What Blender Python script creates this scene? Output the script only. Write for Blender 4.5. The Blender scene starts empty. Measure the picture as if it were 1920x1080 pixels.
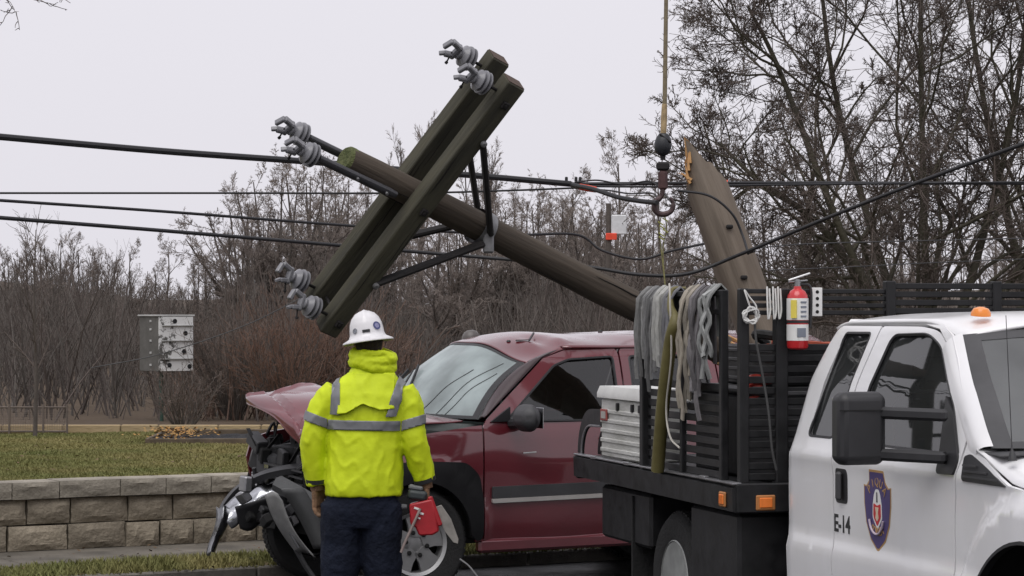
import bpy, bmesh, math, random
import numpy as np
from mathutils import Vector, Matrix

# ------------------------------------------------------------------ camera, sky, sun, exposure
S = bpy.context.scene
COL = S.collection
FPX, CAMH, HZ = 4800.0, 2.05, 588.0           # focal length in px of a 1920 frame, camera height, horizon row

cam_d = bpy.data.cameras.new('camera')
cam_d.sensor_width = 36.0
cam_d.lens = 36.0 * FPX / 1920.0
cam_d.shift_y = (HZ - 540.0) / 1920.0
cam_d.clip_start = 0.1
cam_d.clip_end = 3000.0
cam = bpy.data.objects.new('camera', cam_d)
cam.location = (0, 0, CAMH)
cam.rotation_euler = (math.pi / 2, 0, 0)
COL.objects.link(cam)
S.camera = cam

SUN_EL, SUN_AZ = math.radians(62), math.radians(200)
world = bpy.data.worlds.new('World')
S.world = world
world.use_nodes = True
wn, wl = world.node_tree.nodes, world.node_tree.links
bg = wn['Background']
sky = wn.new('ShaderNodeTexSky')
sky.sky_type = 'NISHITA'
sky.sun_disc = False
sky.sun_elevation = SUN_EL
sky.sun_rotation = SUN_AZ
sky.air_density = 1.0
sky.dust_density = 6.0
hsv = wn.new('ShaderNodeHueSaturation')
hsv.inputs['Saturation'].default_value = 0.25
mixw = wn.new('ShaderNodeMixRGB')
mixw.inputs['Fac'].default_value = 0.85       # a closed cloud layer in front of the clear sky
mixw.inputs['Color2'].default_value = (8.1, 7.9, 8.5, 1)
wl.new(sky.outputs[0], hsv.inputs['Color'])
wl.new(hsv.outputs[0], mixw.inputs['Color1'])
wl.new(mixw.outputs[0], bg.inputs['Color'])
bg.inputs['Strength'].default_value = 0.10

sun_d = bpy.data.lights.new('sun', 'SUN')
sun_d.energy = 1.4
sun_d.angle = math.radians(50)
sun_d.color = (1.0, 0.98, 0.96)
sun = bpy.data.objects.new('sun', sun_d)
dirv = Vector((math.sin(SUN_AZ) * math.cos(SUN_EL), math.cos(SUN_AZ) * math.cos(SUN_EL), math.sin(SUN_EL)))
sun.rotation_euler = dirv.to_track_quat('Z', 'Y').to_euler()
sun.location = (0, 0, 30)
COL.objects.link(sun)

S.view_settings.view_transform = 'Standard'
S.view_settings.look = 'None'
S.view_settings.gamma = 1.0
S.view_settings.exposure = 0.15
S.view_settings.use_curve_mapping = False
S.cycles.max_bounces = 8
S.cycles.transparent_max_bounces = 24
S.cycles.caustics_reflective = False
S.cycles.caustics_refractive = False

random.seed(7)
PI = math.pi

# ------------------------------------------------------------------ helpers
def at(px, py, Z):
    """world point seen at photo pixel (px, py) at depth Z (used to measure the place)"""
    return Vector(((px - 960) / FPX * Z, Z, CAMH - (py - HZ) / FPX * Z))

def tag(o, label=None, cat=None, group=None, kind=None):
    if label: o['label'] = label
    if cat: o['category'] = cat
    if group: o['group'] = group
    if kind: o['kind'] = kind
    return o

def empty(name, loc=(0, 0, 0), rz=0.0, label=None, cat=None, group=None):
    o = bpy.data.objects.new(name, None)
    o.location = loc
    o.rotation_euler = (0, 0, rz)
    o.empty_display_size = 0.2
    COL.objects.link(o)
    return tag(o, label, cat, group)

def link(name, me, mat=None, parent=None):
    o = bpy.data.objects.new(name, me)
    if mat is not None and len(me.materials) == 0:
        me.materials.append(mat)
    COL.objects.link(o)
    if parent: o.parent = parent
    return o

def copy_tree(o, parent=None):
    c = o.copy()
    COL.objects.link(c)
    c.parent = parent
    for ch in list(o.children):
        copy_tree(ch, c)
    return c

class MB:
    """collects shapes and links them as one mesh object"""
    def __init__(s): s.v, s.f = [], []
    def add(s, vs, fs):
        b = len(s.v)
        s.v += [tuple(p) for p in vs]
        s.f += [tuple(i + b for i in f) for f in fs]
        return s
    def box(s, c, d, R=None, bev=0.0):
        hx, hy, hz = d[0] / 2, d[1] / 2, d[2] / 2
        b = min(bev, hx * .9, hy * .9, hz * .9)
        vs, fs = [], []
        if b <= 0:
            for z in (-1, 1):
                for y in (-1, 1):
                    for x in (-1, 1): vs.append(Vector((x * hx, y * hy, z * hz)))
            fs = [(0, 2, 3, 1), (4, 5, 7, 6), (0, 1, 5, 4), (2, 6, 7, 3), (0, 4, 6, 2), (1, 3, 7, 5)]
        else:
            ix = {}
            for x in (-1, 1):
                for y in (-1, 1):
                    for z in (-1, 1):
                        for a in range(3):
                            p = [x * (hx - b), y * (hy - b), z * (hz - b)]
                            p[a] = (x, y, z)[a] * (hx, hy, hz)[a]
                            ix[(x, y, z, a)] = len(vs)
                            vs.append(Vector(p))
                        fs.append((ix[(x, y, z, 0)], ix[(x, y, z, 1)], ix[(x, y, z, 2)]))
            def key(a, sa, u, su, w, sw, ax):
                t = [0, 0, 0]; t[a] = sa; t[u] = su; t[w] = sw
                return ix[(t[0], t[1], t[2], ax)]
            for a in range(3):
                u, w = (a + 1) % 3, (a + 2) % 3
                for sa in (-1, 1):
                    fs.append(tuple(key(a, sa, u, su, w, sw, a) for su, sw in ((-1, -1), (1, -1), (1, 1), (-1, 1))))
                for su in (-1, 1):
                    for sw in (-1, 1):
                        fs.append((key(a, -1, u, su, w, sw, u), key(a, 1, u, su, w, sw, u), key(a, 1, u, su, w, sw, w), key(a, -1, u, su, w, sw, w)))
        c = Vector(c)
        if R is not None: vs = [R @ p for p in vs]
        return s.add([p + c for p in vs], fs)
    def bar(s, p, q, w, h, up=(0, 0, 1), bev=0.0):
        p, q = Vector(p), Vector(q)
        x = (q - p).normalized()
        y = Vector(up).cross(x)
        if y.length < 1e-4: y = Vector((0, 1, 0)).cross(x)
        y.normalize()
        z = x.cross(y)
        R = Matrix((x, y, z)).transposed()
        return s.box((p + q) / 2, ((q - p).length, w, h), R, bev)
    def tube(s, pts, r, n=8, cap=True, flat=1.0, up=None):
        pts = [Vector(p) for p in pts]
        rs = r if isinstance(r, (list, tuple)) else [r] * len(pts)
        m = len(pts)
        t0 = (pts[1] - pts[0]).normalized()
        u = Vector(up) if up else (Vector((0, 0, 1)) if abs(t0.z) < .9 else Vector((1, 0, 0)))
        vs, fs = [], []
        for i, p in enumerate(pts):
            t = (pts[min(i + 1, m - 1)] - pts[max(i - 1, 0)])
            t = t.normalized() if t.length > 1e-9 else t0
            u = (u - t * u.dot(t))
            u.normalize()
            w = t.cross(u)
            for k in range(n):
                a = 2 * PI * k / n
                vs.append(p + (u * math.cos(a) * flat + w * math.sin(a)) * rs[i])
        for i in range(m - 1):
            for k in range(n):
                fs.append((i * n + k, i * n + (k + 1) % n, (i + 1) * n + (k + 1) % n, (i + 1) * n + k))
        if cap:
            fs.append(tuple(range(n - 1, -1, -1)))
            fs.append(tuple((m - 1) * n + k for k in range(n)))
        return s.add(vs, fs)
    def lathe(s, prof, o=(0, 0, 0), axis=(0, 0, 1), n=20, cap=True):
        """prof: (radius, height along axis)"""
        ax = Vector(axis).normalized()
        u = ax.orthogonal().normalized()
        w = ax.cross(u)
        o = Vector(o)
        vs, fs = [], []
        m = len(prof)
        for r, h in prof:
            for k in range(n):
                a = 2 * PI * k / n
                vs.append(o + ax * h + (u * math.cos(a) + w * math.sin(a)) * max(r, 1e-4))
        for i in range(m - 1):
            for k in range(n):
                fs.append((i * n + k, i * n + (k + 1) % n, (i + 1) * n + (k + 1) % n, (i + 1) * n + k))
        if cap:
            fs.append(tuple(range(n - 1, -1, -1)))
            fs.append(tuple((m - 1) * n + k for k in range(n)))
        return s.add(vs, fs)
    def sweep(s, prof, path, up=(0, 0, 1), closed=True, cap=True, ups=None):
        """prof: (side, up) pairs swept along a path"""
        path = [Vector(p) for p in path]
        m, n = len(path), len(prof)
        vs, fs = [], []
        for i, p in enumerate(path):
            t = (path[min(i + 1, m - 1)] - path[max(i - 1, 0)]).normalized()
            uu = Vector(ups[i]) if ups else Vector(up)
            sd = t.cross(uu).normalized()
            uv = sd.cross(t)
            for a, b in prof: vs.append(p + sd * a + uv * b)
        for i in range(m - 1):
            for k in range(n if closed else n - 1):
                fs.append((i * n + k, i * n + (k + 1) % n, (i + 1) * n + (k + 1) % n, (i + 1) * n + k))
        if cap and closed:
            fs.append(tuple(range(n - 1, -1, -1)))
            fs.append(tuple((m - 1) * n + k for k in range(n)))
        return s.add(vs, fs)
    def prism(s, poly, o, U, V, d):
        o, U, V = Vector(o), Vector(U), Vector(V)
        N = U.cross(V).normalized() * d
        n = len(poly)
        vs = [o + U * a + V * b for a, b in poly] + [o + U * a + V * b + N for a, b in poly]
        fs = [tuple(range(n - 1, -1, -1)), tuple(range(n, 2 * n))]
        fs += [(k, (k + 1) % n, n + (k + 1) % n, n + k) for k in range(n)]
        return s.add(vs, fs)
    def grid(s, fn, nu, nv):
        vs = [fn(i / nu, j / nv) for i in range(nu + 1) for j in range(nv + 1)]
        fs = [(i * (nv + 1) + j, (i + 1) * (nv + 1) + j, (i + 1) * (nv + 1) + j + 1, i * (nv + 1) + j + 1) for i in range(nu) for j in range(nv)]
        return s.add(vs, fs)
    def mesh(s, name, angle=35, recalc=True):
        me = bpy.data.meshes.new(name)
        me.from_pydata(s.v, [], s.f)
        if recalc:
            bm = bmesh.new()
            bm.from_mesh(me)
            bmesh.ops.recalc_face_normals(bm, faces=bm.faces)
            bm.to_mesh(me)
            bm.free()
        if angle:
            me.shade_smooth()
            me.set_sharp_from_angle(angle=math.radians(angle))
        return me
    def build(s, name, mat, parent=None, angle=35, solid=0.0, soff=-1.0, recalc=True, bevel=0.0):
        o = link(name, s.mesh(name, angle, recalc), mat, parent)
        if solid:
            m = o.modifiers.new('thickness', 'SOLIDIFY')
            m.thickness = solid
            m.offset = soff
        if bevel:
            m = o.modifiers.new('edge', 'BEVEL')
            m.width = bevel
            m.segments = 2
            m.limit_method = 'ANGLE'
        return o

def spline(pts, n=8):
    """Catmull-Rom through the points"""
    P = [Vector(p) for p in pts]
    P = [P[0] * 2 - P[1]] + P + [P[-1] * 2 - P[-2]]
    out = []
    for i in range(1, len(P) - 2):
        a, b, c, d = P[i - 1], P[i], P[i + 1], P[i + 2]
        for k in range(n):
            t = k / n
            out.append(0.5 * ((2 * b) + (c - a) * t + (2 * a - 5 * b + 4 * c - d) * t * t + (3 * b - a - 3 * c + d) * t ** 3))
    out.append(P[-2])
    return out

def rpoly(pts, r=0.05, n=4):
    """round the corners of a closed 2D polygon; a point may carry its own radius as a third value"""
    out = []
    m = len(pts)
    for i in range(m):
        p = Vector(pts[i][:2])
        rr = pts[i][2] if len(pts[i]) > 2 else r
        a, b = Vector(pts[i - 1][:2]), Vector(pts[(i + 1) % m][:2])
        da, db = (a - p), (b - p)
        k = min(rr, da.length * .45, db.length * .45)
        if k < 1e-4:
            out.append(p); continue
        A, B = p + da.normalized() * k, p + db.normalized() * k
        for j in range(n + 1):
            t = j / n
            out.append(A * (1 - t) ** 2 + p * 2 * t * (1 - t) + B * t * t)
    return [(q.x, q.y) for q in out]

def panel(name, outer, holes, yf, mat, parent, side=1, thick=0.02, step=0.07, angle=40):
    """a curved sheet-metal panel: an outline in (x, z) with holes, laid on y = side*yf(x, z)"""
    bm = bmesh.new()
    edges = []
    for loop in [outer] + list(holes):
        vs = [bm.verts.new((p[0], 0, p[1])) for p in loop]
        for i in range(len(vs)): edges.append(bm.edges.new((vs[i], vs[(i + 1) % len(vs)])))
    bmesh.ops.triangle_fill(bm, use_beauty=True, use_dissolve=False, edges=edges)
    xs = [p[0] for p in outer]; zs = [p[1] for p in outer]
    for ax, lo, hi in ((0, min(xs), max(xs)), (2, min(zs), max(zs))):
        k = lo + step
        while k < hi - 1e-3:
            co = [0, 0, 0]; co[ax] = k
            no = [0, 0, 0]; no[ax] = 1
            bmesh.ops.bisect_plane(bm, geom=list(bm.verts) + list(bm.edges) + list(bm.faces), dist=1e-4, plane_co=co, plane_no=no)
            k += step
    # lay the sheet on its surface, with normals taken from the surface itself
    e = .012
    bm.verts.index_update()
    P, Nn = [], []
    for v in bm.verts:
        x, z = v.co.x, v.co.z
        P.append(Vector((x, side * yf(x, z), z)))
        Nn.append(Vector((-(yf(x + e, z) - yf(x - e, z)) / (2 * e), side, -(yf(x, z + e) - yf(x, z - e)) / (2 * e))).normalized())
        Nn[-1] = Vector((Nn[-1].x, Nn[-1].y, Nn[-1].z))
    FF = []
    for f in bm.faces:
        q = [v.index for v in f.verts]
        ar = sum(P[q[k - 1]].z * P[q[k]].x - P[q[k - 1]].x * P[q[k]].z for k in range(len(q)))
        FF.append(q if ar * side > 0 else q[::-1])
    V, N3, F3 = list(P), list(Nn), list(FF)
    if thick:
        nb = len(P)
        V += [p - n_ * thick for p, n_ in zip(P, Nn)]
        N3 += [-n_ for n_ in Nn]
        F3 += [[k + nb for k in q[::-1]] for q in FF]
        ed = {}
        for q in FF:
            for k in range(len(q)): ed[(q[k - 1], q[k])] = 1
        for a, c in list(ed):
            if (c, a) not in ed:
                quad = [V[c], V[a], V[a + nb], V[c + nb]]
                n_ = (quad[1] - quad[0]).cross(quad[2] - quad[0])
                n_ = n_.normalized() if n_.length > 1e-12 else Nn[a]
                b0 = len(V)
                V += quad; N3 += [n_] * 4
                F3.append([b0, b0 + 1, b0 + 2, b0 + 3])
    bm.free()
    me = bpy.data.meshes.new(name)
    me.from_pydata([tuple(p) for p in V], [], F3)
    me.shade_smooth()
    me.normals_split_custom_set_from_vertices([tuple(n_) for n_ in N3])
    return link(name, me, mat, parent)

def text(body, size, mat, parent, M4, name='lettering', depth=0.0012, spacing=1.0, shear=0.0, bold=0.0):
    cu = bpy.data.curves.new(name, 'FONT')
    cu.body = body
    cu.size = size
    cu.extrude = depth / 2
    cu.space_character = spacing
    cu.align_x = 'CENTER'
    cu.shear = shear
    cu.offset = bold
    o = bpy.data.objects.new(name, cu)
    COL.objects.link(o)
    bpy.context.view_layer.update()
    me = bpy.data.meshes.new_from_object(o.evaluated_get(bpy.context.evaluated_depsgraph_get()))
    bpy.data.objects.remove(o)
    me.transform(M4)
    return link(name, me, mat, parent)

# ------------------------------------------------------------------ materials
MATS = {}
def mat(name, col, rough=0.6, metal=0.0, var=0.15, scale=6.0, bump=0.0, bscale=40.0, coat=0.0, col2=None, spec=0.5, stretch=(1, 1, 1), rand=0.0, sheen=0.0, rvar=0.0, trans=0.0):
    if name in MATS: return MATS[name]
    m = bpy.data.materials.new(name)
    m.use_nodes = True
    n, l = m.node_tree.nodes, m.node_tree.links
    b = n['Principled BSDF']
    b.inputs['Roughness'].default_value = rough
    b.inputs['Metallic'].default_value = metal
    b.inputs['Specular IOR Level'].default_value = spec
    b.inputs['Coat Weight'].default_value = coat
    b.inputs['Coat Roughness'].default_value = 0.06
    b.inputs['Sheen Weight'].default_value = sheen
    tc = n.new('ShaderNodeTexCoord')
    mp = n.new('ShaderNodeMapping')
    mp.inputs['Scale'].default_value = stretch
    l.new(tc.outputs['Object'], mp.inputs['Vector'])
    nz = n.new('ShaderNodeTexNoise')
    nz.inputs['Scale'].default_value = scale
    nz.inputs['Detail'].default_value = 6
    nz.inputs['Roughness'].default_value = 0.6
    l.new(mp.outputs[0], nz.inputs['Vector'])
    rp = n.new('ShaderNodeValToRGB')
    c2 = col2 if col2 else tuple(min(1, c * (1 + var)) for c in col)
    c1 = tuple(c * (1 - var) for c in col) if not col2 else col
    rp.color_ramp.elements[0].position = 0.32
    rp.color_ramp.elements[1].position = 0.68
    rp.color_ramp.elements[0].color = (*c1, 1)
    rp.color_ramp.elements[1].color = (*c2, 1)
    l.new(nz.outputs['Fac'], rp.inputs['Fac'])
    src = rp.outputs[0]
    if rand:
        oi = n.new('ShaderNodeObjectInfo')
        mr = n.new('ShaderNodeMapRange')
        mr.inputs['To Min'].default_value = 1 - rand
        mr.inputs['To Max'].default_value = 1 + rand
        l.new(oi.outputs['Random'], mr.inputs['Value'])
        hs = n.new('ShaderNodeHueSaturation')
        l.new(mr.outputs[0], hs.inputs['Value'])
        l.new(src, hs.inputs['Color'])
        src = hs.outputs[0]
    l.new(src, b.inputs['Base Color'])
    if rvar:
        mr2 = n.new('ShaderNodeMapRange')
        mr2.inputs['From Min'].default_value = .3
        mr2.inputs['From Max'].default_value = .7
        mr2.inputs['To Min'].default_value = max(0.02, rough - rvar)
        mr2.inputs['To Max'].default_value = rough + rvar
        l.new(nz.outputs['Fac'], mr2.inputs['Value'])
        l.new(mr2.outputs[0], b.inputs['Roughness'])
    if bump:
        nb = n.new('ShaderNodeTexNoise')
        nb.inputs['Scale'].default_value = bscale
        nb.inputs['Detail'].default_value = 5
        l.new(mp.outputs[0], nb.inputs['Vector'])
        bp = n.new('ShaderNodeBump')
        bp.inputs['Strength'].default_value = bump
        bp.inputs['Distance'].default_value = 0.02
        l.new(nb.outputs['Fac'], bp.inputs['Height'])
        l.new(bp.outputs[0], b.inputs['Normal'])
    MATS[name] = m
    return m

def glass(name, tint, veil=0.0, veil_col=(.6, .65, .66), ior=1.52, rough=0.02):
    """a thin pane: tinted see-through with a mirror reflection and an optional diffuse layer"""
    m = bpy.data.materials.new(name)
    m.use_nodes = True
    n, l = m.node_tree.nodes, m.node_tree.links
    n.remove(n['Principled BSDF'])
    out = n['Material Output']
    tr = n.new('ShaderNodeBsdfTransparent'); tr.inputs[0].default_value = (*tint, 1)
    gl = n.new('ShaderNodeBsdfGlossy'); gl.inputs['Roughness'].default_value = rough
    fr = n.new('ShaderNodeFresnel'); fr.inputs['IOR'].default_value = ior
    geo = n.new('ShaderNodeNewGeometry')
    mx = n.new('ShaderNodeMixShader')
    l.new(fr.outputs[0], mx.inputs[0]); l.new(tr.outputs[0], mx.inputs[1]); l.new(gl.outputs[0], mx.inputs[2])
    last = mx
    if veil:
        df = n.new('ShaderNodeBsdfDiffuse'); df.inputs[0].default_value = (*veil_col, 1)
        tc = n.new('ShaderNodeTexCoord')
        nz = n.new('ShaderNodeTexNoise'); nz.inputs['Scale'].default_value = 3.0; nz.inputs['Detail'].default_value = 5
        l.new(tc.outputs['Object'], nz.inputs['Vector'])
        mr = n.new('ShaderNodeMapRange')
        mr.inputs['From Min'].default_value = .3; mr.inputs['From Max'].default_value = .7
        mr.inputs['To Min'].default_value = veil * .7; mr.inputs['To Max'].default_value = veil * 1.25
        l.new(nz.outputs['Fac'], mr.inputs['Value'])
        m2 = n.new('ShaderNodeMixShader')
        l.new(mr.outputs[0], m2.inputs[0]); l.new(mx.outputs[0], m2.inputs[1]); l.new(df.outputs[0], m2.inputs[2])
        last = m2
    l.new(last.outputs[0], out.inputs['Surface'])
    MATS[name] = m
    return m

mat('asphalt', (.020, .020, .021), .42, var=.35, scale=3, bump=.5, bscale=120, rvar=.15)
mat('concrete', (.125, .112, .092), .8, var=.4, scale=2.5, bump=.3, bscale=60)
mat('kerb_concrete', (.115, .105, .09), .8, var=.4, scale=3, bump=.3, bscale=60)
mat('soil', (.07, .058, .04), .95, scale=2.0, col2=(.10, .09, .05), bump=.8, bscale=30)
mat('lawn_soil', (.085, .085, .035), .95, scale=.7, col2=(.13, .115, .05), bump=.8, bscale=30)
mat('leaf_litter', (.075, .058, .042), .95, scale=.6, col2=(.13, .10, .075), bump=1, bscale=10)
mat('grass', (.118, .140, .043), .7, scale=.7, col2=(.255, .222, .092), spec=.2)
mat('block', (.195, .166, .122), .9, scale=5, col2=(.36, .31, .235), bump=1.0, bscale=26, rand=.22)
mat('cap_block', (.20, .18, .145), .9, scale=5, col2=(.36, .325, .265), bump=.7, bscale=30, rand=.12)
mat('bark', (.060, .049, .042), .95, scale=5, col2=(.115, .098, .085), bump=.8, bscale=25, stretch=(1, 1, .3))
mat('bark_green', (.055, .048, .038), .95, scale=1.6, col2=(.092, .085, .056), bump=.8, bscale=25)
mat('twig', (.075, .058, .050), .9, scale=1.0, col2=(.135, .108, .092))
mat('twig_hazed', (.165, .138, .122), .9, scale=.5, col2=(.255, .215, .188))  # distance haze put into the twig colour of the far trees
mat('twig_brown', (.105, .083, .070), .9, scale=.5, col2=(.18, .14, .118))
mat('twig_red', (.13, .07, .048), .9, scale=1.2, col2=(.19, .11, .075))
mat('brush', (.062, .051, .046), .95, scale=.3, col2=(.135, .110, .097))
mat('brush_grey', (.074, .065, .058), .95, scale=.3, col2=(.140, .122, .107))
mat('brush_red', (.095, .060, .046), .95, scale=.3, col2=(.17, .115, .088))
mat('timber', (.27, .20, .11), .9, scale=4, col2=(.40, .31, .18), bump=.5, bscale=30, stretch=(.3, 1, 1))
mat('mulch', (.016, .016, .018), .95, var=.5, scale=20, bump=1, bscale=60)
mat('dry_leaf', (.30, .13, .03), .8, scale=5, col2=(.36, .23, .07))

# ------------------------------------------------------------------ trees
def tubes_mesh(name, groups):
    """groups: list of (P (N,k,3), R (N,k), sides) -> one mesh of tubes"""
    V, Fc, off = [], [], 0
    for P, R, sd in groups:
        N, k, _ = P.shape
        if N == 0: continue
        T = np.gradient(P, axis=1)
        T /= np.linalg.norm(T, axis=2, keepdims=True) + 1e-9
        ref = np.where(np.abs(T[:, :1, 2:3]) < .8, np.array([0, 0, 1.]), np.array([1., 0, 0]))
        ref = np.broadcast_to(ref, P.shape)
        U = np.cross(T, ref); U /= np.linalg.norm(U, axis=2, keepdims=True) + 1e-9
        W = np.cross(T, U)
        a = np.arange(sd) * 2 * np.pi / sd
        ring = P[:, :, None, :] + R[:, :, None, None] * (np.cos(a)[None, None, :, None] * U[:, :, None, :] + np.sin(a)[None, None, :, None] * W[:, :, None, :])
        V.append(ring.reshape(-1, 3))
        idx = off + np.arange(N * k * sd).reshape(N, k, sd)
        nx = np.roll(idx, -1, axis=2)
        f = np.stack([idx[:, :-1], nx[:, :-1], nx[:, 1:], idx[:, 1:]], axis=-1)
        Fc.append(f.reshape(-1, 4))
        off += N * k * sd
    V = np.concatenate(V); Fc = np.concatenate(Fc)
    return quads_mesh(name, V, Fc)

def quads_mesh(name, V, Fc, smooth=True):
    me = bpy.data.meshes.new(name)
    q = Fc.shape[1]
    me.vertices.add(len(V)); me.vertices.foreach_set('co', V.astype(np.float32).ravel())
    me.loops.add(Fc.size); me.loops.foreach_set('vertex_index', Fc.astype(np.int32).ravel())
    me.polygons.add(len(Fc))
    me.polygons.foreach_set('loop_start', (np.arange(len(Fc)) * q).astype(np.int32))
    me.polygons.foreach_set('loop_total', np.full(len(Fc), q, np.int32))
    me.update(calc_edges=True)
    me.validate()
    if smooth: me.shade_smooth()
    return me

def grow(P, R, rng, n, t0, t1, ratio, ang, k, rr, gnarl, up, tip=.35, rmin=.002, falloff=.5):
    """children of the branches P, R"""
    N, pk, _ = P.shape
    L = np.linalg.norm(np.diff(P, axis=1), axis=2).sum(1)
    i = np.repeat(np.arange(N), n)
    t = rng.uniform(t0, t1, len(i))
    s = t * (pk - 1); j = np.minimum(s.astype(int), pk - 2); fr = (s - j)[:, None]
    base = P[i, j] * (1 - fr) + P[i, j + 1] * fr
    tan = P[i, j + 1] - P[i, j]; tan /= np.linalg.norm(tan, axis=1, keepdims=True) + 1e-9
    rnd = rng.normal(size=(len(i), 3))
    per = np.cross(tan, rnd); per /= np.linalg.norm(per, axis=1, keepdims=True) + 1e-9
    a = np.radians(rng.normal(ang, ang * .25, len(i)))[:, None]
    d = np.cos(a) * tan + np.sin(a) * per
    ln = L[i] * ratio * (1 - falloff * t) * rng.uniform(.65, 1.3, len(i))
    rb = np.maximum((R[i, j] * (1 - fr[:, 0]) + R[i, j + 1] * fr[:, 0]) * rr, rmin)
    pts = [base]
    for q in range(k - 1):
        d = d + gnarl * rng.normal(size=d.shape) + np.array([0, 0, up])
        d /= np.linalg.norm(d, axis=1, keepdims=True)
        pts.append(pts[-1] + d * (ln / (k - 1))[:, None])
    P2 = np.stack(pts, 1)
    R2 = np.maximum(rb[:, None] * np.linspace(1, tip, k)[None, :], rmin * .6)
    return P2, R2

def stem(pts, r0, r1):
    pts = spline(pts, 5)
    P = np.array([[tuple(p) for p in pts]])
    return P, np.linspace(r0, r1, len(pts))[None, :]
# ------------------------------------------------------------------ the setting
# the road runs along W; N points from the road to the lawn
WA = math.radians(29.5)
W = Vector((math.cos(WA), math.sin(WA), 0))
NV = Vector((-math.sin(WA), math.cos(WA), 0))
def rd(w, n, z=0.0): return W * w + NV * n + Vector((0, 0, z))
def n_of(p): return p.x * NV.x + p.y * NV.y

KERB, WALK0, WALL, VZ, LZ = 18.12, 19.02, 20.19, 0.10, 0.62

def strip(name, n0, n1, z, m, w0=-60, w1=90):
    b = MB()
    b.add([rd(w0, n0, z), rd(w1, n0, z), rd(w1, n1, z), rd(w0, n1, z)], [(0, 1, 2, 3)])
    return tag(b.build(name, m, angle=0), kind='structure')

strip('road', -8.0, KERB, 0.0, MATS['asphalt'], -120, 120)
b = MB()
for i in range(40):
    w0 = -40 + i * 2.4
    b.box(rd(w0 + 1.2, KERB + .07, .035), (2.392, .14, .13), Matrix.Rotation(WA, 3, 'Z'), .012)
tag(b.build('kerb', MATS['kerb_concrete']), kind='structure')
strip('verge', KERB + .14, WALK0, VZ - .012, MATS['soil'])
b = MB()
for i in range(50):
    w0 = -40 + i * 1.5
    b.box(rd(w0 + .75, (WALK0 + WALL + .2) / 2, VZ - .05), (1.488, WALL + .2 - WALK0, .1), Matrix.Rotation(WA, 3, 'Z'), .008)
tag(b.build('pavement', MATS['concrete']), kind='structure')

# the far side of the road, behind the camera
strip('far_verge', -400, -8.0, -.006, MATS['leaf_litter'], -400, 400)

# lawn and the land behind it, one sheet to the horizon
def land_z(x, y):
    d = math.hypot(x, y)
    return LZ + .02 * math.sin(x * .7 + y * .3) + (max(0, d - 60) * .004 if d < 400 else 1.36)
b = MB()
us = [20.55, 21, 22, 23.5, 25, 27, 29, 31, 34, 38, 44, 52, 65, 85, 120, 180, 280, 450, 800, 1500]
wsx = [-1500, -700, -300, -150, -80, -50, -35, -25, -18, -12, -8, -4, 0, 4, 8, 12, 18, 25, 35, 50, 80, 150, 300, 700, 1500]
vs = []
for u in us:
    for w in wsx:
        p = rd(w, u)
        vs.append((p.x, p.y, land_z(p.x, p.y) if u > 21 else LZ))
nw = len(wsx)
fs = [(i * nw + j, i * nw + j + 1, (i + 1) * nw + j + 1, (i + 1) * nw + j) for i in range(len(us) - 1) for j in range(nw - 1)]
b.add(vs, fs)
ground = tag(b.build('ground', None, angle=60), kind='structure')
gm = bpy.data.materials.new('ground')
gm.use_nodes = True
n, l = gm.node_tree.nodes, gm.node_tree.links
pb = n['Principled BSDF']; pb.inputs['Roughness'].default_value = .95; pb.inputs['Specular IOR Level'].default_value = .1
tc = n.new('ShaderNodeTexCoord')
nz = n.new('ShaderNodeTexNoise'); nz.inputs['Scale'].default_value = .8; nz.inputs['Detail'].default_value = 8
l.new(tc.outputs['Object'], nz.inputs['Vector'])
r1 = n.new('ShaderNodeValToRGB'); r1.color_ramp.elements[0].color = (.075, .08, .03, 1); r1.color_ramp.elements[1].color = (.20, .175, .075, 1)
r1.color_ramp.elements[0].position = .35; r1.color_ramp.elements[1].position = .65
r2 = n.new('ShaderNodeValToRGB'); r2.color_ramp.elements[0].color = (.06, .045, .032, 1); r2.color_ramp.elements[1].color = (.125, .095, .07, 1)
l.new(nz.outputs[0], r1.inputs[0]); l.new(nz.outputs[0], r2.inputs[0])
sx = n.new('ShaderNodeSeparateXYZ'); l.new(tc.outputs['Object'], sx.inputs[0])
mr = n.new('ShaderNodeMapRange'); mr.inputs['From Min'].default_value = 30.5; mr.inputs['From Max'].default_value = 33
l.new(sx.outputs['Y'], mr.inputs['Value'])
mx = n.new('ShaderNodeMixRGB'); l.new(mr.outputs[0], mx.inputs[0]); l.new(r1.outputs[0], mx.inputs[1]); l.new(r2.outputs[0], mx.inputs[2])
l.new(mx.outputs[0], pb.inputs['Base Color'])
ground.data.materials.append(gm)

# wooded rise far behind
b = MB()
def hill(u, v):
    a = math.radians(-40 + 80 * u)
    d = 210 + 120 * v
    h = (3.2 + 1.2 * math.sin(u * 23) + .8 * math.sin(u * 57 + 1)) * math.sin(min(v * 1.6, 1) * PI / 2)
    return Vector((math.sin(a) * d, math.cos(a) * d, .9 + h))
b.grid(hill, 90, 8)
tag(b.build('hills', MATS['leaf_litter'], angle=60), kind='structure')

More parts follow.
